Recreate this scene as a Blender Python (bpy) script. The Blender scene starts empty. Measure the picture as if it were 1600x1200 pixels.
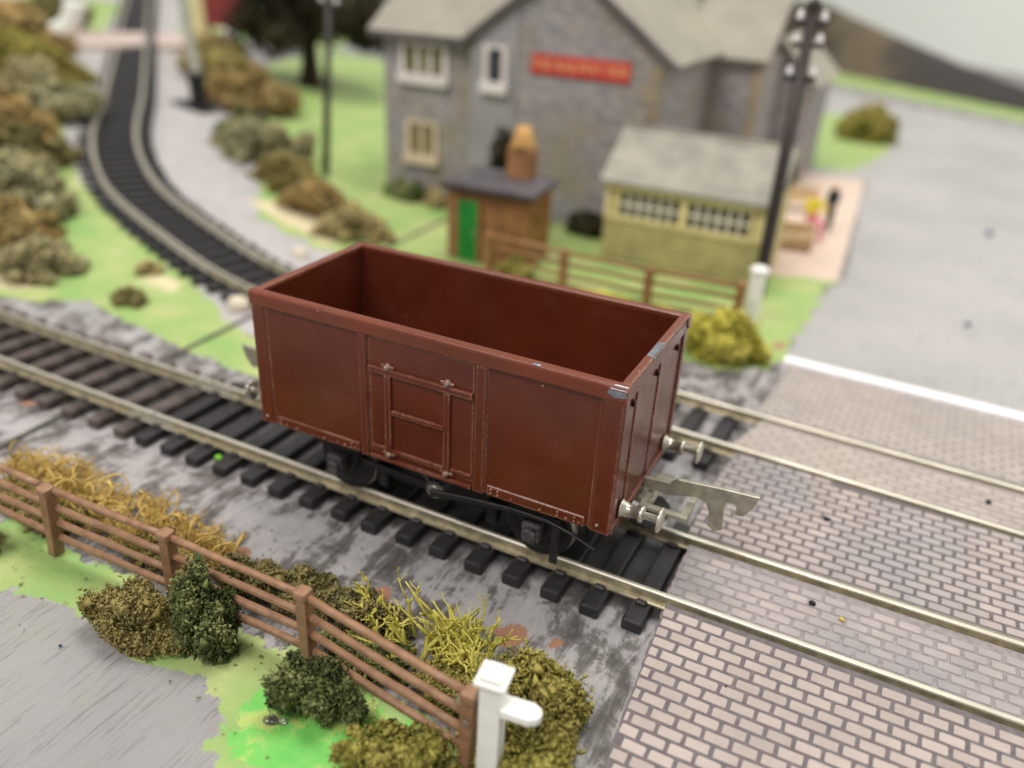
import bpy, bmesh, math, random
import numpy as np
from mathutils import Vector, Matrix, noise as mnoise

random.seed(7)
rng = np.random.default_rng(7)
SC = bpy.context.scene
C = SC.collection
PI = math.pi
# one Blender unit is one centimetre: a table-top model railway

# ------------------------------------------------------------------ camera
cd = bpy.data.cameras.new('camera')
cam = bpy.data.objects.new('camera', cd)
C.objects.link(cam)
r_ = Vector((0.89302, 0.44741, 0.04838)); u_ = Vector((-0.24606, 0.39544, 0.88492)); f_ = Vector((-0.37679, 0.80215, -0.46322))
cm = Matrix(((r_.x, u_.x, -f_.x, 6.282), (r_.y, u_.y, -f_.y, -11.512), (r_.z, u_.z, -f_.z, 9.673), (0, 0, 0, 1)))
cam.matrix_world = cm
cd.sensor_width = 36.0
cd.lens = 36.0 * 1288.7 / 1600
cd.clip_start = 0.1
cd.clip_end = 2000
cd.dof.use_dof = True
cd.dof.focus_distance = 12.5
cd.dof.aperture_fstop = cd.lens * 1e-3 / 0.28
SC.camera = cam

# ------------------------------------------------------------------ light
W = bpy.data.worlds.new('World'); SC.world = W; W.use_nodes = True
bg = W.node_tree.nodes['Background']
bg.inputs[0].default_value = (1.0, 0.97, 0.93, 1); bg.inputs[1].default_value = 0.48


def area(name, loc, target, sx, sy, power, col):
    l = bpy.data.lights.new(name, 'AREA'); l.shape = 'RECTANGLE'; l.size = sx; l.size_y = sy
    l.energy = power; l.color = col
    o = bpy.data.objects.new(name, l); C.objects.link(o); o.location = loc
    o.rotation_euler = (Vector(target) - Vector(loc)).to_track_quat('-Z', 'Y').to_euler()
    return o


area('ceiling_lamp', (-30, -90, 140), (-8, 12, 0), 110, 50, 190000, (1.0, 0.95, 0.88))
area('ceiling_lamp_over_bench', (0, 40, 150), (0, 40, 0), 70, 50, 140000, (1.0, 0.95, 0.88))
SC.view_settings.view_transform = 'Standard'
SC.view_settings.look = 'None'
SC.view_settings.exposure = 0.05
SC.view_settings.gamma = 1.0
SC.view_settings.use_curve_mapping = False
SC.cycles.use_denoising = True
SC.cycles.max_bounces = 6
SC.cycles.sample_clamp_indirect = 6


# ------------------------------------------------------------------ helpers: materials
def lin(r, g, b):
    f = lambda c: c / 12.92 if c <= 0.04045 else ((c + 0.055) / 1.055) ** 2.4
    return (f(r / 255), f(g / 255), f(b / 255), 1.0)


class NT:
    def __init__(s, name):
        s.m = bpy.data.materials.new(name); s.m.use_nodes = True
        s.t = s.m.node_tree; s.b = s.t.nodes['Principled BSDF']

    def n(s, kind, **kw):
        nd = s.t.nodes.new(kind)
        for k, v in kw.items():
            if k in ('inp',):
                for i, x in v.items():
                    nd.inputs[i].default_value = x
            else:
                setattr(nd, k, v)
        return nd

    def l(s, a, b): s.t.links.new(a, b)

    def coord(s, kind='Object', scale=(1, 1, 1), rot=(0, 0, 0)):
        if kind == 'World':
            o = s.n('ShaderNodeNewGeometry').outputs['Position']
        else:
            o = s.n('ShaderNodeTexCoord').outputs[kind]
        mp = s.n('ShaderNodeMapping'); mp.inputs['Scale'].default_value = scale; mp.inputs['Rotation'].default_value = rot
        s.l(o, mp.inputs['Vector']); return mp.outputs[0]

    def noise(s, vec, scale, detail=4, rough=0.55, dist=0.0):
        nd = s.n('ShaderNodeTexNoise'); nd.inputs['Scale'].default_value = scale; nd.inputs['Detail'].default_value = detail
        nd.inputs['Roughness'].default_value = rough; nd.inputs['Distortion'].default_value = dist
        s.l(vec, nd.inputs['Vector']); return nd.outputs['Fac']

    def ramp(s, fac, stops, interp='LINEAR'):
        nd = s.n('ShaderNodeValToRGB'); nd.color_ramp.interpolation = interp
        e = nd.color_ramp.elements
        while len(e) < len(stops): e.new(0.5)
        for i, (p, c) in enumerate(stops):
            e[i].position = p; e[i].color = c if len(c) == 4 else (*c, 1)
        s.l(fac, nd.inputs[0]); return nd.outputs[0]

    def mix(s, fac, a, b, mode='MIX'):
        nd = s.n('ShaderNodeMix', data_type='RGBA', blend_type=mode)
        for x, i in ((fac, 0), (a, 6), (b, 7)):
            if hasattr(x, 'links') or hasattr(x, 'is_linked'): s.l(x, nd.inputs[i])
            else: nd.inputs[i].default_value = x
        return nd.outputs[2]

    def math(s, op, a, b=0.5, c=None):
        nd = s.n('ShaderNodeMath', operation=op)
        for i, x in enumerate((a, b) if c is None else (a, b, c)):
            if hasattr(x, 'is_linked'): s.l(x, nd.inputs[i])
            else: nd.inputs[i].default_value = x
        return nd.outputs[0]

    def attr(s, name):
        nd = s.n('ShaderNodeAttribute', attribute_name=name); return nd.outputs['Fac']

    def bump(s, h, strength=0.3, dist=0.02):
        nd = s.n('ShaderNodeBump'); nd.inputs['Strength'].default_value = strength; nd.inputs['Distance'].default_value = dist
        s.l(h, nd.inputs['Height']); s.l(nd.outputs[0], s.b.inputs['Normal'])

    def col(s, x):
        if hasattr(x, 'is_linked'): s.l(x, s.b.inputs['Base Color'])
        else: s.b.inputs['Base Color'].default_value = x

    def set(s, rough=0.5, metal=0.0, spec=0.5):
        s.b.inputs['Roughness'].default_value = rough; s.b.inputs['Metallic'].default_value = metal
        s.b.inputs['Specular IOR Level'].default_value = spec
        return s.m


def simple(name, a, b=None, scale=6.0, rough=0.6, metal=0.0, spec=0.4, bump=0.0, bscale=None, bdist=0.02, detail=4, coord='Object', lo=0.35, hi=0.65):
    t = NT(name); v = t.coord(coord)
    b = b or tuple(min(1, c * 0.8) for c in a[:3]) + (1,)
    n = t.noise(v, scale, detail)
    t.col(t.ramp(n, [(lo, a), (hi, b)]))
    if bump:
        t.bump(t.noise(v, bscale or scale * 3, 3), bump, bdist)
    return t.set(rough, metal, spec)


# ------------------------------------------------------------------ helpers: meshes
def mesh_obj(name, verts, faces, mat=None, parent=None, smooth=False, mats=None, midx=None):
    me = bpy.data.meshes.new(name)
    me.from_pydata([tuple(v) for v in verts], [], [tuple(f) for f in faces])
    for m in (mats or ([mat] if mat else [])): me.materials.append(m)
    if midx is not None: me.polygons.foreach_set('material_index', midx)
    if smooth: me.polygons.foreach_set('use_smooth', [True] * len(me.polygons))
    me.update()
    o = bpy.data.objects.new(name, me); C.objects.link(o)
    if parent: o.parent = parent
    return o


def empty(name, loc=(0, 0, 0), rz=0.0):
    o = bpy.data.objects.new(name, None); C.objects.link(o); o.location = loc; o.rotation_euler = (0, 0, rz)
    o.empty_display_size = 0.2
    return o


def tag(o, label, cat, group=None):
    o['label'] = label; o['category'] = cat
    if group: o['group'] = group
    return o


def structure(o, label=None):
    o['kind'] = 'structure'
    if label: o['label'] = label
    return o


class MB:
    """collects shapes into one mesh"""
    def __init__(s): s.v = []; s.f = []; s.sm = []

    def add(s, vs, fs, smooth=False):
        o = len(s.v); s.v += [tuple(v) for v in vs]; s.f += [tuple(i + o for i in f) for f in fs]; s.sm += [smooth] * len(fs)
        return s

    def box(s, x0, x1, y0, y1, z0, z1, bev=0.0, seg=1):
        if x0 > x1: x0, x1 = x1, x0
        if y0 > y1: y0, y1 = y1, y0
        if z0 > z1: z0, z1 = z1, z0
        bm = bmesh.new()
        vs = [bm.verts.new(p) for p in ((x0, y0, z0), (x1, y0, z0), (x1, y1, z0), (x0, y1, z0), (x0, y0, z1), (x1, y0, z1), (x1, y1, z1), (x0, y1, z1))]
        for f in ((3, 2, 1, 0), (4, 5, 6, 7), (0, 1, 5, 4), (1, 2, 6, 5), (2, 3, 7, 6), (3, 0, 4, 7)): bm.faces.new([vs[i] for i in f])
        if bev: bmesh.ops.bevel(bm, geom=bm.edges[:], offset=bev, segments=seg, profile=0.5, affect='EDGES')
        s._bm(bm, smooth=False); return s

    def _bm(s, bm, smooth=False):
        bm.verts.index_update()
        s.add([v.co.copy() for v in bm.verts], [[v.index for v in f.verts] for f in bm.faces], smooth); bm.free()

    def prism(s, poly, axis, a, b, bev=0.0, seg=1):
        """poly: 2-D outline (counter-clockwise); axis 'x' -> (y,z), 'y' -> (x,z), 'z' -> (x,y)"""
        def P(p, t):
            return (t, p[0], p[1]) if axis == 'x' else ((p[0], t, p[1]) if axis == 'y' else (p[0], p[1], t))
        bm = bmesh.new(); n = len(poly)
        A = [bm.verts.new(P(p, a)) for p in poly]; B = [bm.verts.new(P(p, b)) for p in poly]
        bm.faces.new(A[::-1]); bm.faces.new(B)
        for i in range(n): bm.faces.new((A[i], A[(i + 1) % n], B[(i + 1) % n], B[i]))
        bmesh.ops.recalc_face_normals(bm, faces=bm.faces[:])
        if bev: bmesh.ops.bevel(bm, geom=bm.edges[:], offset=bev, segments=seg, profile=0.5, affect='EDGES')
        s._bm(bm); return s

    def tube(s, pts, rad, n=8, caps=True, smooth=True):
        pts = [Vector(p) for p in pts]
        if not hasattr(rad, '__len__'): rad = [rad] * len(pts)
        vs = []; fs = []; up = None
        for i, p in enumerate(pts):
            d = (pts[min(i + 1, len(pts) - 1)] - pts[max(i - 1, 0)]).normalized()
            if up is None: up = d.orthogonal().normalized()
            up = (up - d * up.dot(d)).normalized(); w = d.cross(up)
            for k in range(n):
                a = 2 * PI * k / n; vs.append(p + (up * math.cos(a) + w * math.sin(a)) * rad[i])
        for i in range(len(pts) - 1):
            for k in range(n):
                fs.append((i * n + k, i * n + (k + 1) % n, (i + 1) * n + (k + 1) % n, (i + 1) * n + k))
        s.add(vs, fs, smooth)
        if caps:
            o = len(s.v) - len(vs)
            s.f.append(tuple(o + k for k in range(n))[::-1]); s.f.append(tuple(o + (len(pts) - 1) * n + k for k in range(n))); s.sm += [False, False]
        return s

    def lathe(s, origin, axis, prof, n=20, smooth=True):
        """prof: (distance along axis, radius)"""
        origin = Vector(origin); axis = Vector(axis).normalized(); u = axis.orthogonal().normalized(); w = axis.cross(u)
        vs = []; fs = []
        for t, r in prof:
            for k in range(n):
                a = 2 * PI * k / n; vs.append(origin + axis * t + (u * math.cos(a) + w * math.sin(a)) * max(r, 1e-4))
        for i in range(len(prof) - 1):
            for k in range(n): fs.append((i * n + k, i * n + (k + 1) % n, (i + 1) * n + (k + 1) % n, (i + 1) * n + k))
        fs.append(tuple(range(n))[::-1]); fs.append(tuple((len(prof) - 1) * n + k for k in range(n)))
        s.add(vs, fs, smooth); return s

    def ball(s, c, r, seg=8, ring=6, sq=(1, 1, 1)):
        vs = [(c[0], c[1], c[2] - r * sq[2])]; fs = []
        for i in range(1, ring):
            ph = -PI / 2 + PI * i / ring
            for k in range(seg):
                a = 2 * PI * k / seg
                vs.append((c[0] + r * sq[0] * math.cos(ph) * math.cos(a), c[1] + r * sq[1] * math.cos(ph) * math.sin(a), c[2] + r * sq[2] * math.sin(ph)))
        vs.append((c[0], c[1], c[2] + r * sq[2])); L = len(vs) - 1
        for k in range(seg):
            fs.append((0, 1 + (k + 1) % seg, 1 + k)); fs.append((L, L - seg + k, L - seg + (k + 1) % seg))
            for i in range(ring - 2):
                a = 1 + i * seg + k; b = 1 + i * seg + (k + 1) % seg
                fs.append((a, b, b + seg, a + seg))
        s.add(vs, fs, True); return s

    def build(s, name, mat, parent=None, auto=True):
        o = mesh_obj(name, s.v, s.f, mat, parent)
        o.data.polygons.foreach_set('use_smooth', s.sm)
        return o


def copy_tree(o, parent=None):
    c = o.copy(); C.objects.link(c)
    if parent: c.parent = parent
    for ch in list(o.children): copy_tree(ch, c)
    return c


# ------------------------------------------------------------------ materials
M = {}


def wagon_paint(name, a, b, worn=True):
    t = NT(name); v = t.coord('Object')
    n = t.noise(v, 0.8, 3, 0.5); base = t.ramp(n, [(0.35, a), (0.68, b)])
    # fine pale scuff marks and specks of dust
    sp = t.noise(v, 34, 3, 0.7); big = t.noise(v, 1.1, 3, 0.5)
    k = t.math('MULTIPLY', t.ramp(sp, [(0.70, (0, 0, 0, 1)), (0.76, (1, 1, 1, 1))]), t.ramp(big, [(0.52, (0, 0, 0, 1)), (0.68, (1, 1, 1, 1))]))
    col = t.mix(t.math('MULTIPLY', k, 0.30), base, lin(165, 125, 110))
    bv = t.n('ShaderNodeBevel'); bv.samples = 4; bv.inputs['Radius'].default_value = 0.065
    dp = t.n('ShaderNodeVectorMath', operation='DOT_PRODUCT'); t.l(bv.outputs[0], dp.inputs[0]); t.l(t.n('ShaderNodeNewGeometry').outputs['Normal'], dp.inputs[1])
    edge = t.ramp(dp.outputs['Value'], [(0.86, (1, 1, 1, 1)), (0.995, (0, 0, 0, 1))])
    rub_glint = t.math('MULTIPLY', edge, t.math('MULTIPLY', t.ramp(t.noise(v, 1.6, 3, 0.6), [(0.38, (.25, .25, .25, 1)), (0.56, (1, 1, 1, 1))]), t.ramp(t.noise(v, 24, 4, 0.8), [(0.40, (0, 0, 0, 1)), (0.52, (1, 1, 1, 1))])))
    col = t.mix(t.math('MULTIPLY', rub_glint, 0.8), col, lin(186, 138, 116))  # pale edges: worn paint plus highlights put into the colour
    vo = t.n('ShaderNodeTexVoronoi'); vo.inputs['Scale'].default_value = 3.2; t.l(v, vo.inputs['Vector'])
    vs_ = t.n('ShaderNodeSeparateColor'); t.l(vo.outputs['Color'], vs_.inputs[0])
    dot = t.math('MULTIPLY', t.math('LESS_THAN', vo.outputs['Distance'], t.math('MULTIPLY', vs_.outputs[1], 0.055)), t.math('GREATER_THAN', vs_.outputs[0], 0.62))
    col = t.mix(t.math('MULTIPLY', dot, 0.7), col, lin(206, 178, 160))
    haze_ = t.ramp(t.noise(v, 0.9, 5, 0.65, 0.6), [(0.5, (0, 0, 0, 1)), (0.72, (1, 1, 1, 1))])
    col = t.mix(t.math('MULTIPLY', haze_, 0.16), col, lin(128, 82, 72))
    t.col(col)
    rg = t.n('ShaderNodeMapRange'); rg.inputs['To Min'].default_value = 0.14; rg.inputs['To Max'].default_value = 0.36
    t.l(t.noise(v, 2.2, 4, 0.6), rg.inputs['Value']); t.l(rg.outputs[0], t.b.inputs['Roughness'])
    t.bump(t.noise(v, 9, 3, 0.6), 0.10, 0.008)
    m = t.set(0.36, 0.0, 0.45); t.l(rg.outputs[0], t.b.inputs['Roughness'])
    return m


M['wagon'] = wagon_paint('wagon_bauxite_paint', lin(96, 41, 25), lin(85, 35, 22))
M['rim_lit'] = wagon_paint('wagon_rim_paint_lit', lin(114, 54, 34), lin(100, 46, 29))  # body paint made lighter: light from above put into the colour
M['zinc'] = simple('bare_zinc', lin(150, 158, 168), lin(112, 120, 132), 8, 0.32, 0.65, 0.5, 0.3, 20, 0.01)
M['under'] = simple('underframe_black', lin(34, 33, 34), lin(24, 23, 24), 8, 0.5, 0, 0.4, 0.2, 30, 0.008)
M['under_grey'] = simple('underframe_scuffed', lin(92, 90, 90), lin(40, 39, 40), 14, 0.4, 0.2, 0.5, 0.4, 30, 0.012)
M['nickel'] = simple('nickel_silver', lin(216, 212, 200), lin(190, 185, 172), 10, 0.27, 0.8, 0.5, 0.1, 30, 0.004)
M['hook'] = simple('tinned_steel_coupling', lin(178, 174, 160), lin(150, 146, 132), 5, 0.4, 0.6, 0.5, 0.15, 30, 0.004)
M['screw'] = simple('steel_screw', lin(190, 188, 182), lin(140, 138, 132), 20, 0.3, 0.8)


def rail_mat():
    t = NT('rail_nickel'); v = t.coord('World', (0.35, 3, 3)); w = t.coord('World')
    n = t.noise(v, 3.0, 4, 0.6)
    z = t.n('ShaderNodeSeparateXYZ'); t.l(t.n('ShaderNodeNewGeometry').outputs['Position'], z.inputs[0])
    head = t.ramp(n, [(0.3, lin(220, 215, 202)), (0.7, lin(196, 190, 176))])
    foot = t.ramp(t.noise(w, 5, 4, .6), [(0.35, lin(200, 190, 160)), (0.7, lin(150, 141, 118))])
    k = t.ramp(z.outputs['Z'], [(0.395, (0, 0, 0, 1)), (0.405, (1, 1, 1, 1))])
    t.col(t.mix(k, foot, head))
    rr = t.n('ShaderNodeMapRange'); rr.inputs['To Min'].default_value = 0.22; rr.inputs['To Max'].default_value = 0.45
    m = t.set(0.3, 0.55, 0.5); t.l(n, rr.inputs['Value']); t.l(rr.outputs[0], t.b.inputs['Roughness'])
    return m


M['rail'] = rail_mat()
M['sleeper'] = simple('sleeper_black_plastic', lin(46, 45, 47), lin(33, 32, 34), 6, 0.5, 0, 0.45, 0.35, 26, 0.012)
M['sleeper_old'] = simple('sleeper_weathered_plastic', lin(104, 94, 90), lin(66, 58, 56), 3, 0.75, 0, 0.3, 0.3, 20, 0.012)
M['fence'] = simple('fence_brown_plastic', lin(154, 118, 90), lin(128, 95, 71), 5, 0.42, 0, 0.45, 0.3, 14, 0.012)
M['fence_bg'] = simple('fence_far_brown_plastic', lin(158, 118, 78), lin(130, 94, 60), 5, 0.5)
M['white'] = simple('white_plastic', lin(240, 240, 237), lin(230, 230, 226), 3, 0.35, 0, 0.5, 0.1, 14, 0.006)
M['glue'] = NT('dried_glue'); M['glue'].col(lin(248, 246, 240)); M['glue'].b.inputs['Transmission Weight'].default_value = 0.95; M['glue'] = M['glue'].set(0.08, 0, 0.6)
M['pole'] = simple('pole_dark_brown_plastic', lin(52, 42, 40), lin(38, 31, 30), 4, 0.4, 0, 0.45)
M['paper'] = simple('torn_white_card', lin(225, 220, 214), lin(200, 194, 188), 9, 0.8)
M['kerb'] = simple('kerb_white_card', lin(244, 242, 246), lin(232, 230, 236), 3, 0.6)


def mortar(name, a, b):
    return simple(name, a, b, 8, 0.62, 0, 0.35, 0.2, 30, 0.006, coord='World')


M['mortar'] = mortar('printed_mortar', lin(110, 102, 105), lin(92, 86, 90))
M['mortar_worn_glare'] = mortar('printed_mortar_worn_glare', lin(150, 142, 144), lin(128, 120, 124))  # worn on the near strip; on the far ramp glare put into the colour
M['mortar_glare'] = mortar('printed_mortar_glare', lin(160, 150, 146), lin(145, 136, 132))  # mortar paled: low-angle glare put into its colour


def brick_mat(name, a, b, stain, stain_amt, rough=0.6):
    t = NT(name); w = t.coord('World'); ob = t.n('ShaderNodeObjectInfo').outputs['Random']
    base = t.ramp(ob, [(0.0, a), (1.0, b)])
    st = t.ramp(t.noise(w, 0.42, 4, 0.6), [(0.42, (0, 0, 0, 1)), (0.62, (1, 1, 1, 1))])
    c = t.mix(t.math('MULTIPLY', st, stain_amt), base, stain)
    c = t.mix(t.ramp(t.noise(w, 1.3, 5, 0.7), [(0.45, (0, 0, 0, 1)), (0.75, (.4, .4, .4, 1))]), c, lin(140, 130, 126))
    fl = t.ramp(t.noise(w, 16, 3, 0.7), [(0.60, (0, 0, 0, 1)), (0.74, (1, 1, 1, 1))])
    c = t.mix(t.math('MULTIPLY', fl, 0.35), c, lin(128, 104, 92))
    t.col(c); t.bump(t.noise(w, 24, 3), 0.12, 0.006)
    return t.set(rough, 0, 0.4)


M['brick'] = brick_mat('printed_brick_pink', lin(182, 169, 164), lin(164, 151, 147), lin(158, 146, 142), 0.55)
M['brick_mid'] = brick_mat('printed_brick_scuffed', lin(180, 166, 163), lin(162, 150, 148), lin(146, 144, 150), 0.9, 0.42)
M['brick_grey'] = brick_mat('printed_brick_grimy', lin(178, 166, 164), lin(158, 149, 150), lin(140, 137, 142), 0.9, 0.4)
M['brick_far'] = brick_mat('printed_brick_buff', lin(182, 172, 165), lin(170, 160, 153), lin(162, 156, 152), 0.5)


def foliage(name, dark, mid, light, rough=0.85, second=None):
    t = NT(name); w = t.coord('World')
    n1 = t.noise(w, 1.7, 3, 0.6); n2 = t.noise(w, 14, 3, 0.6)
    s = t.math('ADD', t.math('MULTIPLY', n1, 0.6), t.math('MULTIPLY', n2, 0.4))
    c = t.ramp(s, [(0.36, dark), (0.5, mid), (0.64, light)])
    if second:
        c = t.mix(t.ramp(t.noise(w, 0.75, 4, 0.65), [(0.42, (0, 0, 0, 1)), (0.58, (1, 1, 1, 1))]), c, t.mix(s, second, light))
    t.col(c)
    return t.set(rough, 0, 0.25)


M['f_olive'] = foliage('foliage_olive', lin(96, 88, 46), lin(140, 128, 70), lin(190, 176, 112), second=lin(104, 92, 58))
M['f_green'] = foliage('foliage_green', lin(62, 72, 42), lin(104, 114, 66), lin(164, 164, 112))
M['f_moss'] = foliage('foliage_moss', lin(96, 96, 40), lin(142, 138, 62), lin(186, 176, 98), second=lin(118, 104, 50))
M['f_dull'] = foliage('foliage_dull', lin(84, 80, 50), lin(118, 110, 68), lin(152, 140, 92))
M['f_yellow'] = foliage('foliage_yellow', lin(160, 154, 56), lin(202, 194, 84), lin(224, 214, 118))
M['f_straw'] = foliage('foliage_straw', lin(160, 132, 68), lin(196, 166, 92), lin(222, 196, 126))
M['f_lichen'] = foliage('foliage_lichen', lin(140, 136, 54), lin(178, 170, 78), lin(206, 196, 112), 0.7)
M['f_tan'] = foliage('foliage_tan', lin(150, 130, 84), lin(180, 160, 108), lin(200, 182, 132), second=lin(132, 126, 80))
M['f_rust'] = foliage('foliage_rust', lin(146, 118, 68), lin(172, 142, 88), lin(190, 164, 114), second=lin(128, 118, 70))
M['f_grey'] = foliage('foliage_grey', lin(128, 128, 98), lin(158, 156, 120), lin(182, 178, 142), second=lin(150, 132, 78))
M['f_tree'] = foliage('foliage_tree', lin(36, 36, 24), lin(58, 55, 36), lin(92, 82, 54))
M['bark'] = simple('bark_brown', lin(72, 58, 44), lin(50, 40, 32), 6, 0.8)
M['stone_white'] = simple('pale_stone', lin(225, 215, 196), lin(196, 186, 168), 6, 0.7)

# ------------------------------------------------------------------ ground
Z_POLY = {
    'lime': [
        [(-9.6, -4.55), (-5.2, -4.45), (-2.8, -4.6), (-1.2, -4.45), (0.7, -4.4), (2.9, -4.7), (3.6, -5.3), (1.6, -7.2), (0.2, -6.9), (-0.55, -6.0), (-1.2, -5.5), (-1.8, -5.6), (-3.0, -5.6), (-4.3, -5.5), (-5.5, -5.8), (-7, -6.4), (-9.6, -6.8)],
        [(-29.4, 3), (-16.6, 2.2), (-14.6, 3.3), (-10.8, 2.6), (-7.2, 2.2), (-6.4, 3.2), (-10.6, 4.6), (-13.5, 6.1), (-18.1, 7.7), (-22.2, 9.5), (-26.5, 12.2), (-38.9, 22.6), (-41.2, 24), (-51.5, 24), (-57.4, 5.7)],
        [(-15.6, 11.6), (-10.9, 10.5), (-6.2, 8.2), (-3, 8.6), (0, 9.6), (2.6, 8.9), (3.3, 9.2), (4.2, 10.3), (4.4, 17.3), (4.7, 18.3), (2.0, 17.6), (-2, 19), (-16.6, 23.4), (-28, 60), (-40.9, 48.5), (-36.2, 34.4), (-30.5, 29.8), (-22.3, 19.6)],
        [(-0.5, 37), (3.0, 37.4), (4.3, 44.1), (4.4, 53.3), (1.5, 58.9), (-3.5, 57.0), (-6, 50), (-4, 41)],
        [(-20, 88), (-3.9, 78.0), (12.6, 65.4), (40, 46), (46, 54), (12.9, 73), (-5.6, 92), (-20, 104)],
        [(-45.6, 37.1), (-40.9, 48.5), (-51.5, 77), (-60.8, 73.1), (-59.5, 51.6)],
        [(-53, 20.8), (-44.8, 24.5), (-44.4, 29.6), (-49.9, 34.7), (-55.5, 42), (-58.6, 36.9)],
    ],
    'emerald': [[(-0.6, -5.6), (0.0, -5.0), (1.0, -4.7), (2.2, -4.9), (2.2, -5.9), (0.9, -6.3), (-0.1, -6.2)],
                ],
    'road': [[(4.2, 10.2), (4.5, 17.3), (4.9, 18.4), (4.0, 36), (7, 46), (6, 55), (2, 62), (-6, 74), (12, 62), (60, 24), (60, -10), (4.2, 9.8)],
             [(-12, -5.6), (-5.5, -5.7), (-4.3, -5.4), (-1.2, -5.4), (-0.55, -5.9), (0.4, -6.8), (1.2, -7.4), (2, -14), (-24, -14), (-24, -5.8)],
             [(-8, 36), (3, 35), (9, 40), (10, 60), (0, 66), (-14, 66)]],
    'plat': [[(1.6, 17.4), (4.7, 18.1), (3.9, 35.5), (-0.5, 35.5)]],
    'tarred': [[(-7.6, -1.02), (4.4, -1.05), (4.4, 1.15), (-7.6, 1.15), (-16, 1.4), (-33.8, 2.5), (-34, 0.6), (-16, -0.8)]],
    'rust': [[(1.9, -2.55), (2.35, -2.2), (2.6, -2.5), (2.2, -2.85)], [(2.85, -2.25), (3.05, -2.2), (3.1, -2.35), (2.9, -2.4)], [(-0.35, -2.7), (-0.05, -2.5), (0.2, -2.85), (0, -3.05)], [(-10.9, -1.6), (-10.5, -1.6), (-10.5, -1.4), (-10.8, -1.4)],
             [(-3.4, -3.2), (-2.8, -2.9), (-2.6, -3.1), (-3.1, -3.3)], [(3.8, 11.2), (4.1, 11.3), (4.1, 12), (3.8, 11.8)]],
    'cream': [[(-14.5, 5.1), (-13, 5), (-13.3, 5.6), (-14.3, 5.9)], [(-25.1, 3.6), (-17.4, 2.6), (-16.5, 3.3), (-21, 4.4)], [(-17.1, 12.8), (-12.1, 11.1), (-11.6, 12.2), (-14.7, 14.6)]],
}


def sdist(px, py, poly):
    P = np.array(poly, float); n = len(P); d = np.full(px.shape, 1e9); inside = np.zeros(px.shape, bool)
    for i in range(n):
        a = P[i]; b = P[(i + 1) % n]; e = b - a
        t = np.clip(((px - a[0]) * e[0] + (py - a[1]) * e[1]) / (e @ e), 0, 1)
        d = np.minimum(d, np.hypot(px - a[0] - t * e[0], py - a[1] - t * e[1]))
        c = (a[1] > py) != (b[1] > py)
        with np.errstate(divide='ignore', invalid='ignore'):
            xi = (b[0] - a[0]) * (py - a[1]) / (b[1] - a[1]) + a[0]
        inside ^= c & (px < xi)
    return np.where(inside, d, -d)


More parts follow.
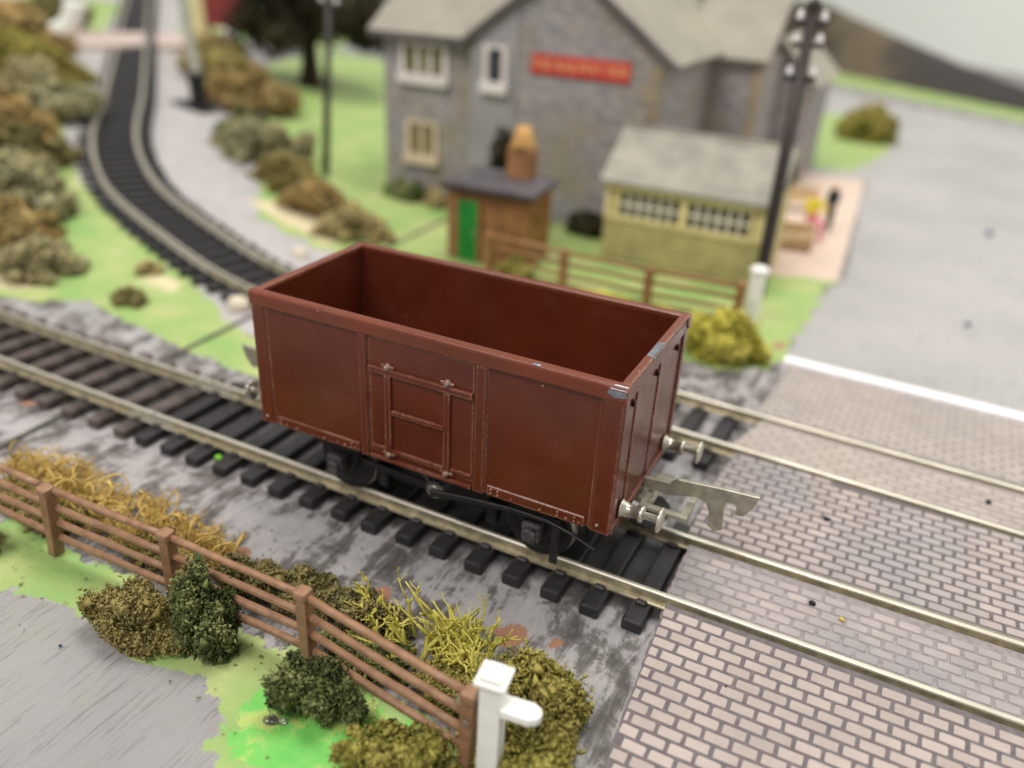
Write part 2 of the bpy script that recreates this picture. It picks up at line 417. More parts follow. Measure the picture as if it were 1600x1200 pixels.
def ground_material():
    t = NT('painted_baseboard'); w = t.coord('World')
    # grey scatter round the tracks: two greys brushed together
    nb = t.noise(w, 1.15, 6, 0.62, 0.6)
    brush = t.noise(t.coord('World', (1, 0.22, 1), (0, 0, 0.35)), 3.6, 6, 0.72, 0.7)
    k = t.math('ADD', t.math('MULTIPLY', nb, 0.55), t.math('MULTIPLY', brush, 0.45))
    ballast = t.ramp(k, [(0.42, lin(84, 80, 79)), (0.48, lin(114, 110, 110)), (0.52, lin(156, 153, 155)), (0.66, lin(176, 173, 176))])
    ballast = t.mix(t.ramp(t.math('ADD', t.attr('pale'), t.math('MULTIPLY', nb, 2.0)), [(0.6, (0, 0, 0, 1)), (1.0, (0.8, 0.8, 0.8, 1))]), ballast, lin(184, 180, 182))
    # smooth grey road paint with fine brush scratches
    scr = t.noise(t.coord('World', (6.5, 0.35, 1), (0, 0, -0.28)), 2.0, 5, 0.75)
    spk = t.noise(w, 9, 4, 0.8)
    tone = t.ramp(t.noise(w, 0.16, 4, 0.6), [(0.35, lin(160, 158, 160)), (0.65, lin(176, 173, 174))])
    road = t.mix(t.ramp(scr, [(0.56, (0, 0, 0, 1)), (0.70, (0.85, 0.85, 0.85, 1))]), tone, lin(112, 110, 102))
    road = t.mix(t.ramp(spk, [(0.76, (0, 0, 0, 1)), (0.80, (0.8, 0.8, 0.8, 1))]), road, lin(70, 70, 84))
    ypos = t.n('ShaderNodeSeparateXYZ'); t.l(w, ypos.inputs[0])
    front_road = t.ramp(t.math('ADD', t.math('MULTIPLY', ypos.outputs['Y'], 0.1), 0.9), [(0.4, (1, 1, 1, 1)), (0.5, (0, 0, 0, 1))])  # mask: road turns darker and more scratched towards the front
    road = t.mix(front_road, road, t.mix(0.4, road, lin(118, 117, 119)))
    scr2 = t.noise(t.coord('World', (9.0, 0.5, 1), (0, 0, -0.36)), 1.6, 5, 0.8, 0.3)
    road = t.mix(t.math('MULTIPLY', front_road, t.ramp(scr2, [(0.55, (0, 0, 0, 1)), (0.68, (0.8, 0.8, 0.8, 1))])), road, lin(96, 95, 88))
    road = t.mix(t.math('MULTIPLY', front_road, t.ramp(t.noise(w, 1.1, 5, .7), [(0.52, (0, 0, 0, 1)), (0.75, (.35, .35, .35, 1))])), road, lin(150, 156, 132))
    # two lime greens
    gn = t.noise(w, 0.55, 5, 0.6)
    lime = t.ramp(gn, [(0.34, lin(176, 184, 126)), (0.5, lin(154, 177, 108)), (0.66, lin(134, 171, 100))])
    em = t.ramp(t.noise(w, 1.3, 5, 0.65), [(0.40, lin(176, 196, 110)), (0.47, lin(120, 192, 92)), (0.7, lin(92, 184, 84))])

    def zone(name, amp, scale, wd=0.02):
        n = t.noise(w, scale, 5, 0.65, 0.4)
        s = t.math('ADD', t.attr(name), t.math('MULTIPLY', t.math('SUBTRACT', n, 0.5), amp))
        return t.ramp(t.math('ADD', t.math('MULTIPLY', s, 1.0), 0.5), [(0.5 - wd, (0, 0, 0, 1)), (0.5 + wd, (1, 1, 1, 1))])
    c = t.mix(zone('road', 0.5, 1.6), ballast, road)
    c = t.mix(t.math('MULTIPLY', zone('tarred', 0.35, 3.0, 0.12), 0.85), c, lin(46, 44, 45))
    c = t.mix(zone('plat', 0.2, 1.0, 0.05), c, lin(214, 192, 178))
    c = t.mix(zone('lime', 1.3, 1.3), c, lime)
    c = t.mix(zone('emerald', 1.4, 2.2), c, em)
    c = t.mix(zone('cream', 0.9, 1.6, 0.2), c, lin(214, 202, 168))
    c = t.mix(zone('rust', 0.5, 3.5), c, lin(160, 118, 96))
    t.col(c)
    h = t.math('ADD', t.math('MULTIPLY', brush, 0.7), t.math('MULTIPLY', scr, 0.3))
    h = t.math('ADD', h, t.math('MULTIPLY', t.noise(w, 13, 4, 0.7), 0.35))
    t.bump(h, 0.55, 0.06)
    return t.set(0.55, 0, 0.4)


def axis(parts):
    return np.unique(np.round(np.concatenate([np.arange(a, b, s) for a, b, s in parts]), 3))


def rise(x, y):
    # the board beyond the seam climbs gently towards the far left
    d = np.maximum(0, -(x + 9.8) - np.maximum(0, y - 14) * .45)
    g = np.where(d < 20, .05 * d + .0032 * d * d, 2.28 + .15 * (np.minimum(d, 70) - 20))
    t = np.clip((y - 2) / 6, 0, 1)
    return g * t * t * (3 - 2 * t)


gx = axis([(-160, -60, 2.0), (-60, -14, 0.5), (-14, 12, 0.1), (12, 60, 1.0)])
gy = axis([(-18, -9, 0.5), (-9, 20, 0.1), (20, 60, 0.6), (60, 190, 2.0)])
XX, YY = np.meshgrid(gx, gy); fx = XX.ravel(); fy = YY.ravel()
ht = np.array([mnoise.noise((x * 0.9, y * 0.9, 3.1)) for x, y in zip(fx, fy)]) * 0.03
near_track = (np.abs(fy) < 1.7) | (fx > 3.9)
ht = np.where(near_track, ht * 0.15, ht) - 0.03 + rise(fx, fy)
nx, ny = len(gx), len(gy)
I = np.arange(nx * ny).reshape(ny, nx)
quads = np.stack([I[:-1, :-1], I[:-1, 1:], I[1:, 1:], I[1:, :-1]], -1).reshape(-1, 4)
me = bpy.data.meshes.new('ground')
me.vertices.add(nx * ny); me.vertices.foreach_set('co', np.stack([fx, fy, ht], 1).ravel())
me.loops.add(len(quads) * 4); me.loops.foreach_set('vertex_index', quads.ravel())
me.polygons.add(len(quads)); me.polygons.foreach_set('loop_start', np.arange(len(quads)) * 4)
me.polygons.foreach_set('use_smooth', np.ones(len(quads), bool)); me.update(calc_edges=True)
for zn, polys in Z_POLY.items():
    d = np.full(fx.shape, -1e9)
    for pl in polys: d = np.maximum(d, sdist(fx, fy, pl))
    at = me.attributes.new(zn, 'FLOAT', 'POINT'); at.data.foreach_set('value', np.clip(d, -9, 9).astype(np.float32))
me.materials.append(ground_material())
me_ground = me
ground = bpy.data.objects.new('ground', me); C.objects.link(ground); structure(ground)

# the joint between two baseboards: a dark open seam
jt = simple('seam_dirt', lin(96, 92, 84), lin(62, 60, 54), 3, 0.9)
mb = MB(); pts = [(-9.4, -14), (-9.45, -3), (-9.6, 0), (-9.8, 2), (-10.3, 16), (-10.7, 24), (-12, 60)]
for a, b in zip(pts[:-1], pts[1:]):
    za = .014 + float(rise(a[0] - .07, a[1])); zb_ = .014 + float(rise(b[0] - .07, b[1]))
    mb.add([(a[0] - .07, a[1], za), (a[0] + .07, a[1], za), (b[0] + .07, b[1], zb_), (b[0] - .07, b[1], zb_)], [(0, 1, 2, 3)])
structure(mb.build('ground_joint', jt))

# the room wall behind the layout and the low hill painted at its back edge
wall_m = simple('room_wall_paint', lin(244, 250, 244), lin(241, 248, 241), 0.05, 0.8, coord='World')
D = Vector((-0.72, 0.69, 0)); Nn = Vector((0.69, 0.72, 0)); B0 = Vector((12.8, 71.5, 0))
vs = [B0 + Nn * 26 + D * t + Vector((0, 0, z)) for t, z in ((-190, -60), (330, -60), (330, 240), (-190, 240))]
vs += [v + Nn * 4 for v in vs]
structure(mesh_obj('wall', vs, [(0, 1, 2, 3), (7, 6, 5, 4), (0, 4, 5, 1), (1, 5, 6, 2), (2, 6, 7, 3), (3, 7, 4, 0)], wall_m))


def hill_mat():
    t = NT('hill_painted_plaster'); w = t.coord('World')
    s = t.n('ShaderNodeSeparateXYZ'); t.l(w, s.inputs[0])
    n = t.noise(w, 0.28, 4, 0.6)
    k = t.math('ADD', t.math('MULTIPLY', t.math('ADD', s.outputs['X'], 20.0), 0.02), t.math('MULTIPLY', n, 0.22))
    t.col(t.ramp(k, [(0.0, lin(60, 55, 50)), (0.37, lin(72, 66, 58)), (0.43, lin(104, 94, 80)), (0.50, lin(108, 97, 82)), (0.57, lin(74, 70, 69)), (0.9, lin(66, 63, 64))]))
    t.bump(n, 0.5, 0.6); return t.set(0.9, 0, 0.2)


hv = []; hf = []; NI = 60; NJ = 12
for i in range(NI + 1):
    t = -60 + 220 * i / NI
    H = 1.0 + max(0, t + 2) * 0.15 if t < 34 else 6.4
    H = max(0.25, H if t > -2 else 1.0 + (t + 2) * 0.05)
    for j in range(NJ + 1):
        s = j / NJ; wdt = 1.0 + H * .8
        z = H * math.sin(min(1.0, s * 1.25) * PI / 2) if s < 0.8 else H * (1 - (s - .8) / .2 * .3)
        p = B0 + D * t + Nn * (s * wdt)
        z += 0.22 * H * mnoise.noise((t * .12, s * 2, 0)) * s
        hv.append((p.x, p.y, z - 0.1))
for i in range(NI):
    for j in range(NJ):
        a = i * (NJ + 1) + j; hf.append((a, a + 1, a + NJ + 2, a + NJ + 1))
structure(mesh_obj('hill', hv, hf, hill_mat(), smooth=True))

# ------------------------------------------------------------------ tracks
RAILP = [(-.1, 0), (.1, 0), (.1, .03), (.022, .06), (.022, .17), (.042, .19), (.042, .235), (.028, .25), (-.028, .25), (-.042, .235), (-.042, .19), (-.022, .17), (-.022, .06), (-.1, .03)]
RZ = 0.2


def sweep(name, path, prof, mat, parent, zoff=RZ):
    n = len(prof); vs = []; fs = []
    for i, p in enumerate(path):
        d = path[min(i + 1, len(path) - 1)] - path[max(0, i - 1)]; d.z = 0; d.normalize(); s = Vector((d.y, -d.x, 0))
        for a, b in prof: vs.append((p.x + s.x * a, p.y + s.y * a, p.z + zoff + b))
    for i in range(len(path) - 1):
        for k in range(n):
            fs.append((i * n + k, (i + 1) * n + k, (i + 1) * n + (k + 1) % n, i * n + (k + 1) % n))
    fs.append(tuple(range(n))); fs.append(tuple((len(path) - 1) * n + k for k in range(n))[::-1])
    return mesh_obj(name, vs, fs, mat, parent)


G2 = 0.865


def sleeper_mesh(mat, seed):
    rr = random.Random(seed); mb = MB()
    e = rr.uniform(-.02, .02)
    mb.box(-.175, .175, -1.5 + e, 1.5 + e, -0.03, .195, 0.04, 2)
    for s in (-1, 1):       # moulded rail chairs either side of each rail
        for k in (-1, 1):
            mb.box(-.1, .1, s * G2 + k * .075, s * G2 + k * .19, .17, .27, .03)
    o = mb.build('sleeper', mat); me = o.data; bpy.data.objects.remove(o); return me


SL = [sleeper_mesh(M['sleeper'], i) for i in range(3)]
SLO = [sleeper_mesh(M['sleeper_old'], i + 9) for i in range(3)]


def put_sleeper(mesh, p, ang, parent, pitch=0.0):
    o = bpy.data.objects.new('sleeper', mesh); C.objects.link(o); o.parent = parent
    o.location = (p.x, p.y, p.z + random.uniform(-.006, .006)); o.rotation_euler = (0, -pitch, ang + random.uniform(-.012, .012))


def offset(path, d):
    out = []
    for i, p in enumerate(path):
        t = path[min(i + 1, len(path) - 1)] - path[max(0, i - 1)]; t.z = 0; t.normalize(); out.append(p + Vector((-t.y, t.x, 0)) * d)
    return out


# the wagon's own track: black newer length, weathered older length beyond the rail joint
tr1 = tag(empty('railway_track', (0, 0, 0)), 'black sleepered straight track that the wagon stands on', 'railway track')
line1 = [Vector((x, 0, 0)) for x in np.linspace(-7.2, 14, 12)]
for s in (-1, 1): sweep('rail', offset(line1, s * G2), RAILP, M['rail'], tr1)
for k in range(16): put_sleeper(SL[k % 3], Vector((3.94 - .735 * k, 0, 0)), 0, tr1)
for k in (1, 2): put_sleeper(SL[k], Vector((3.94 + .735 * k, 0, 0)), 0, tr1)
tr0 = tag(empty('railway_track', (-7.2, 0, 0)), 'older track with brown weathered sleepers at the left edge, past the rail joint', 'railway track')
line0 = [Vector((-7.2 - t, 0.0 + 0.0016 * t * t, 0)) for t in np.linspace(0.04, 26, 22)]
for s in (-1, 1):
    o = sweep('rail', [p + Vector((7.2, 0, 0)) for p in offset(line0, s * G2)], RAILP, M['rail'], tr0)
for k in range(32):
    t = .5 + .81 * k; put_sleeper(SLO[k % 3], Vector((-t, 0.0016 * t * t, 0)), -.0032 * t, tr0)
for s in (-1, 1):           # fishplate rail joiners
    mb = MB(); mb.box(-.75, .55, s * G2 - .115, s * G2 + .115, .192, .245, .02); mb.box(-.75, .55, s * G2 - .05, s * G2 + .05, .245, .33, .02)
    mb.build('rail_joiner', M['nickel'], tr0)

# second track: straight through the crossing, then curving away to the left
th = -0.051; P0 = Vector((-2.198, 5.638, 0)); dx = Vector((math.cos(th), math.sin(th), 0)); nx_ = Vector((-math.sin(th), math.cos(th), 0))
Rr = 42.9; cen = P0 + nx_ * Rr
path2 = [P0 + dx * t for t in np.linspace(17, 0, 10)]
amax = 0.14
for a in np.linspace(0, amax, 10)[1:]:
    path2.append(cen - nx_ * Rr * math.cos(a) - dx * Rr * math.sin(a))
last = path2[-1]; d_l = (path2[-1] - path2[-2]).normalized()
# joins a gentle reverse bend towards the far crossing
ctrl = [last] + [Vector((x, y, 0)) for x, y in ((-11.72, 6.99), (-15.02, 8.03), (-19.46, 9.72), (-22.5, 11.55), (-25.19, 13.66), (-27.75, 16.1), (-30.66, 19.0), (-38.23, 26.17), (-45.62, 33.05), (-53.09, 40.14), (-66, 52.4))]


def catmull(P, n=14):
    out = []
    Q = [P[0] + (P[0] - P[1])] + P + [P[-1] + (P[-1] - P[-2])]
    Q[0] = P[0] - d_l * (P[1] - P[0]).length
    for i in range(1, len(Q) - 2):
        a, b, c, d = Q[i - 1:i + 3]
        for k in range(n):
            t = k / n
            out.append(0.5 * ((2 * b) + (c - a) * t + (2 * a - 5 * b + 4 * c - d) * t * t + (3 * b - a - 3 * c + d) * t ** 3))
    return out + [P[-1]]


path2 += catmull(ctrl, 8)[1:]
for p_ in path2: p_.z = float(rise(p_.x, p_.y))
PP = np.array([(p.x, p.y) for p in path2 if p.x < -8 and p.x > -70])
dmin = np.full(fx.shape, 99.0); sel = (fx < -6) & (fx > -75) & (fy > 4) & (fy < 70)
dmin[sel] = np.min(np.hypot(fx[sel][:, None] - PP[None, :, 0], fy[sel][:, None] - PP[None, :, 1]), 1)
at = me_ground.attributes.new('pale', 'FLOAT', 'POINT'); at.data.foreach_set('value', np.clip((4.6 - dmin) * .35, -3, 1).astype(np.float32))
tr2 = tag(empty('railway_track', (0, 0, 0)), 'black track behind the wagon, curving away to the upper left', 'railway track')
for s in (-1, 1): sweep('rail', offset(path2, s * G2), RAILP, M['rail'], tr2)
acc = 0.0; nexts = 0.0; cnt = 0
for a, b in zip(path2[:-1], path2[1:]):
    L = (b - a).length
    while nexts <= acc + L:
        p = a + (b - a) * ((nexts - acc) / L); d = b - a
        if p.x < 5.0 and cnt < 175:
            put_sleeper(SL[cnt % 3], p, math.atan2(d.y, d.x), tr2, math.atan2(d.z, math.hypot(d.x, d.y))); cnt += 1
        nexts += 0.74
    acc += L

# ------------------------------------------------------------------ level crossing of printed brick card
BW, BH, BT = 0.385, 0.2125, 0.012


def brick_variant(seed):
    rr = random.Random(seed); w, h = (BW - .055) / 2, (BH - .048) / 2; pts = []
    for cx, cy, a0 in ((w, h, 0), (-w, h, 90), (-w, -h, 180), (w, -h, 270)):
        r = rr.choice((.018, .022, .03, .05 if rr.random() < .25 else .02))
        for a in (10, 45, 80):
            A = math.radians(a0 + a); x = cx - math.copysign(r, cx) + r * math.cos(A); y = cy - math.copysign(r, cy) + r * math.sin(A)
            pts.append((x + rr.uniform(-.006, .006), y + rr.uniform(-.005, .005)))
    n = len(pts)
    vs = [(x, y, 0) for x, y in pts] + [(x * .97, y * .95, BT) for x, y in pts]
    fs = [tuple(range(n, 2 * n))] + [(i, (i + 1) % n, n + (i + 1) % n, n + i) for i in range(n)]
    return vs, fs


BV = [brick_variant(40 + i) for i in range(7)]
_bm = {}


def brick_meshes(mat):
    if mat.name not in _bm:
        L = []
        for vs, fs in BV:
            m = bpy.data.meshes.new('brick'); m.from_pydata(vs, [], fs); m.materials.append(mat); m.update(); L.append(m)
        _bm[mat.name] = L
    return _bm[mat.name]


def brick_panel(name, label, loc, rot, xl, xr, v0, v1, mats, thick=0.1, stagger=0.0, torn=0.03, skip=0.0, yfar=None, cat='brick crossing'):
    """card sheet in local x (along the rails) and y; xl(y) gives its left edge; bricks lie on it"""
    brick, mort = mats
    left = []
    k = max(8, int((v1 - v0) / .11))
    for i in range(k + 1):
        y = v0 + (v1 - v0) * i / k; left.append((xl(y) + random.uniform(-torn, torn), y))
    yend = lambda x: v1 if yfar is None else yfar(x)
    if yfar is not None: left[-1] = (left[-1][0], yend(left[-1][0]))
    poly = left[::-1] + [(xr, v0)] + [(xr, yend(xr))]
    # outline order: left top -> left bottom -> right bottom -> right top
    n = len(poly)
    vs = [(x, y, 0) for x, y in poly] + [(x, y, -thick) for x, y in poly]
    fs = [tuple(range(n))] + [tuple(range(2 * n - 1, n - 1, -1))] + [(i, n + i, n + (i + 1) % n, (i + 1) % n) for i in range(n)]
    o = mesh_obj(name, vs, fs, None, None, mats=[mort, M['paper']], midx=[0] + [1] * (n + 1))
    o.location = loc; o.rotation_euler = rot
    tag(o, label, cat)
    BM = brick_meshes(brick); spots = []
    row = 0; y = v0 + BH * .5 + .01
    while y < max(yend(xl(v0)), yend(xr)):
        lim = xl(y) + .02
        x = xl(v0) - 1.2 + (row % 2) * BW * .5 + stagger + random.uniform(-.015, .015)
        while x < xr:
            a = max(x - BW / 2 + .0275, lim); b = min(x + BW / 2 - .0275, xr - .01)
            if b - a > .05 and y + BH * .4 < yend(x) and random.random() >= skip: spots.append(((a + b) / 2, y, (b - a) / (BW - .055)))
            x += BW
        y += BH; row += 1
    return o, spots, BM


def lay(o, spots, BM, key):
    spots.sort(key=key)
    for i, (x, y, s) in enumerate(spots[:300]):
        b = bpy.data.objects.new('brick', BM[random.randrange(len(BM))]); C.objects.link(b); b.parent = o
        b.location = (x, y, 0.0005); b.scale = (s, random.uniform(.96, 1.03), 1)
        if random.random() < .5: b.rotation_euler = (0, 0, PI)
    rest = spots[300:]
    if rest:
        mb = MB()
        for x, y, s in rest:
            vs, fs = random.choice(BV); mb.add([(vx * s + x, vy + y, vz + .0005) for vx, vy, vz in vs], fs)
        r = mb.build('brick_field', BM[0].materials[0], o); r['kind'] = 'stuff'


TOP = 0.40
sl = math.atan2(TOP - .04, 5.3)
o, sp, bm_ = brick_panel('brick_crossing', 'near brick paper ramp sloping down from the rails at lower right', (0, -1.02, TOP), (sl, 0, 0),
                         lambda y: 4.33 + (-y) * .055, 11.6, -5.2, 0.0, (M['brick'], M['mortar']), 0.09)
lay(o, sp, bm_, lambda q: (q[0] - 4.3) * 1.0 - (q[1] * .7) * 0 + (100 if q[1] < -4.6 else 0))
o, sp, bm_ = brick_panel('brick_crossing', 'narrow grimy brick paper strip between the rails the wagon stands on', (0, 0, TOP - .035), (0, 0, 0),
                         lambda y: 4.26, 12.6, -.735, .72, (M['brick_grey'], M['mortar_worn_glare']), 0.14, .1, .02)
lay(o, sp, bm_, lambda q: q[0])
o, sp, bm_ = brick_panel('brick_crossing', 'wide scuffed brick paper panel between the two tracks under the coupling hook', (0, 0, TOP), (0, 0, 0),
                         lambda y: 4.12 if y < 3.0 else 4.12 + .12 * (y - 3), 13.4, 1.02, 4.4, (M['brick_mid'], M['mortar']), 0.14, .07, .03,
                         yfar=lambda x: 5.638 + math.tan(th) * (x + 2.198) - G2 - .14)
lay(o, sp, bm_, lambda q: q[0])
base2 = P0 + dx * 6.5
o, sp, bm_ = brick_panel('brick_crossing', 'pale smooth paper strip, glare painted in, between the rails of the far track', (base2.x, base2.y, TOP - .01), (0, 0, th),
                         lambda y: 0.0 + .2 * y, 10.5, -.74, .72, (M['brick_far'], M['mortar_glare']), 0.14, .1, .02, skip=.0)
lay(o, sp, bm_, lambda q: q[0])
o, sp, bm_ = brick_panel('brick_crossing', 'far buff brick paper ramp ending at the white kerb', (base2.x - nx_.x * 0 + nx_.x * 1.03, base2.y + nx_.y * 1.03, TOP), (-.055, 0, th * .6),
                         lambda y: -.05 + .02 * y, 11.5, 0.0, 3.55, (M['brick_far'], M['mortar_worn_glare']), 0.1, 0, .02)
lay(o, sp, bm_, lambda q: q[0] + q[1] * .3)
# white kerb beyond the far ramp
kb = MB().box(-.06, 9.5, -.2, .2, -.1, .33, .05, 2).build('kerb', M['kerb'])
kb.location = (4.33, 9.98, 0); kb.rotation_euler = (0, 0, -.034)
tag(kb, 'long white kerb strip along the far edge of the crossing', 'kerb')

# ------------------------------------------------------------------ the wagon
wg = tag(empty('mineral_wagon', (0, 0, 0)), 'reddish brown open die-cast mineral wagon with chipped paint on the track', 'wagon')
HX, HY, ZB, ZT = 3.38, 1.56, 1.80, 4.375
P = M['wagon']; R_ = M['rim_lit']


def side(sgn):
    """one long side: plate plus pressed ribs, pillars, door, rivet strips; outward is -y for sgn=-1"""
    Y = lambda d: sgn * (HY + d)                 # d = distance outwards from the plate face
    mb = MB().box(-HX, HX, Y(-.10), Y(0), ZB + .02, ZT - .03, .01)
    sd = mb.build('side_plate', P, wg)
    for x0, x1 in ((-3.41, -3.1), (3.02, 3.40)):
        q = [(x0, 0), (x1, 0), (x1 - (.07 if x0 < 0 else 0), .045 + .012), (x0 + (.0 if x0 < 0 else .08), .057)]
        MB().prism([(a, sgn * (HY - .01 + b)) for a, b in q], 'z', ZB - .005, ZT - .26, .018, 2).build('corner_pillar', P, wg)
    for x0, x1 in ((-1.2, -1.03), (1.0, 1.21)):
        MB().prism([(a, sgn * (HY - .01 + b)) for a, b in ((x0 - .02, 0), (x1 + .02, 0), (x1 - .02, .062), (x0 + .02, .062))], 'z', ZB - .002, ZT - .26, .014, 2).build('rib', P, wg)
    # capping rail with rounded top
    pr = [(HY - .115, ZT - .1), (HY - .115, ZT - .02), (HY - .09, ZT), (HY + .015, ZT), (HY + .05, ZT - .02), (HY + .065, ZT - .06), (HY + .065, ZT - .235), (HY + .05, ZT - .262), (HY - .01, ZT - .262)]
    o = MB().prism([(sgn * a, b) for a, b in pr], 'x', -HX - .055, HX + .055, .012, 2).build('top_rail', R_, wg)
    # drop door in the middle
    dr = MB().box(-1.0, .98, Y(-.02), Y(.014), ZB + .14, ZT - .275, .008).build('door', P, wg)

    def bar(x0, x1, z0, z1, d=.05):
        MB().box(x0, x1, Y(.005), Y(d * 1.5), z0, z1, .016, 2).build('door_bar', P, dr)
    bar(-.99, .97, 3.48, 3.60)
    bar(-.68, -.56, 2.00, 3.485, .045); bar(.45, .57, 2.00, 3.485, .045)
    bar(-.55, .44, 2.76, 2.85, .04); bar(-.55, .44, 2.0, 2.08, .04)
    bar(-.98, -.69, 2.02, 2.09, .035); bar(.58, .96, 2.02, 2.09, .035)
    MB().box(-1.0, .98, Y(0), Y(.06), ZB + .0, ZB + .075, .018, 2).build('door_sill', P, wg)
    for x, z in ((-.62, 3.63), (.51, 3.64), (-.62, 1.97), (.51, 1.97)):
        b = MB().lathe((x, Y(.0), z), (0, sgn, 0), [(0, .075), (.05, .07), (.06, .045), (.1, .045), (.115, .03), (.116, 0)], 12).build('door_bolt', M['bolt'], dr)
        MB().box(x + .055, x + .13, Y(.0), Y(.06), z - .035, z + .03, .012).build('bolt_lug', P, dr)
        MB().box(x - .13, x - .055, Y(0), Y(.05), z - .03, z + .035, .012).build('bolt_lug', P, dr)
    # riveted foot strips
    for x0, x1 in ((-3.05, -1.25), (1.27, 2.98)):
        st = MB().box(x0, x1, Y(-.01), Y(.035), ZB, ZB + .19, .012).build('foot_strip', P, wg)
        mb = MB()
        for x in (x0 + .08, x0 + .2, x0 + .45, x1 - .75, x1 - .45, x1 - .3, x1 - .16, x1 - .08):
            for z in ((ZB + .06,) if (int(x * 100) % 3) else (ZB + .055, ZB + .13)): mb.ball((x, Y(.035), z), .026, 8, 6)
        mb.build('rivet_row', P, st)
    for x in (-3.28, 3.2):
        MB().ball((x, Y(.045), ZB + .13), .035, 8, 6).build('rivet', M['bolt'], wg)
    return sd


M['bolt'] = simple('worn_bolt_head', lin(176, 158, 148), lin(120, 78, 66), 16, 0.35, 0.35, 0.5)
U_DARK = simple('wagon_hole_shade', lin(52, 24, 18), lin(40, 20, 16), 6, 0.5)  # wagon paint with the shade of small holes put into its colour
side(-1); side(1)
for sgn in (-1, 1):
    X = lambda d: sgn * (HX + d)
    e = MB().box(X(-.10), X(0), -HY + .099, HY - .099, ZB + .03, ZT - .02, .008).build('end_plate', P, wg)
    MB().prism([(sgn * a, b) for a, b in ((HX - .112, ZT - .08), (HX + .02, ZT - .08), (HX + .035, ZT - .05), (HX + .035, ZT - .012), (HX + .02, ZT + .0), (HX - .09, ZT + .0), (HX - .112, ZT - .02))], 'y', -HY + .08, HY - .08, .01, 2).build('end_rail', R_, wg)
    MB().box(X(-.01), X(.035), -HY + .002, -HY + .16, ZB, ZT - .265, .015, 2).build('end_pillar', P, wg)
    MB().box(X(-.01), X(.035), HY - .16, HY - .002, ZB, ZT - .265, .015, 2).build('end_pillar', P, wg)
    MB().box(X(-.01), X(.028), -HY + .03, HY - .03, ZT - .30, ZT - .09, .012).build('hinge_bar', P, wg)
    for y in (-.92, .2):
        MB().box(X(-.01), X(.02), y - .07, y + .07, ZB + .15, ZT - .31, .008).build('end_rib', P, wg)
    for y in (-1.15, 0.0, 1.1):
        MB().box(X(.0), X(.05), y - .045, y + .045, ZT - .50, ZT - .40, .015, 2).build('hinge_hole', U_DARK, e)
    MB().box(X(-.02), X(.05), -HY + .02, HY - .02, ZB - .02, ZB + .14, .016, 2).build('end_sill', P, wg)
MB().box(-HX + .1, HX - .1, -HY + .1, HY - .1, ZB + .06, ZB + .16, .004).build('floor_plate', P, wg)
# places where the paint has chipped to bare metal


def chip(pts3, nrm, th_=.006):
    n = len(pts3); N_ = Vector(nrm)
    vs = [Vector(p) for p in pts3] + [Vector(p) + N_ * th_ for p in pts3]
    mesh_obj('paint_chip', vs, [tuple(range(n, 2 * n)), tuple(range(n))[::-1]] + [(i, (i + 1) % n, n + (i + 1) % n, n + i) for i in range(n)], M['zinc'], wg)


yf = -HY - .065; xe = HX + .055
chip([(xe - .02, yf, ZT - .07), (xe - .29, yf, ZT - .075), (xe - .30, yf, ZT - .13), (xe - .2, yf, ZT - .185), (xe - .1, yf, ZT - .17), (xe - .02, yf, ZT - .15)], (0, -1, 0))
chip([(xe - .02, yf + .05, ZT - .002), (xe - .02, yf + .005, ZT - .055), (xe - .27, yf + .005, ZT - .055), (xe - .22, yf + .05, ZT - .002)], (0, -.7, .7))
chip([(HX - .085, -.42, ZT - .001), (HX + .02, -.46, ZT - .001), (HX + .022, .20, ZT - .001), (HX - .08, .12, ZT - .001)], (0, 0, 1))
chip([(HX + .033, -.44, ZT - .045), (HX + .033, .17, ZT - .04), (HX + .033, .18, ZT - .012), (HX + .033, -.44, ZT - .012)], (1, 0, 0))
chip([(1.92, yf + .02, ZT - .012), (2.06, yf + .015, ZT - .014), (2.08, yf + .055, ZT - .002), (1.95, yf + .05, ZT - .002)], (0, -.5, .8))

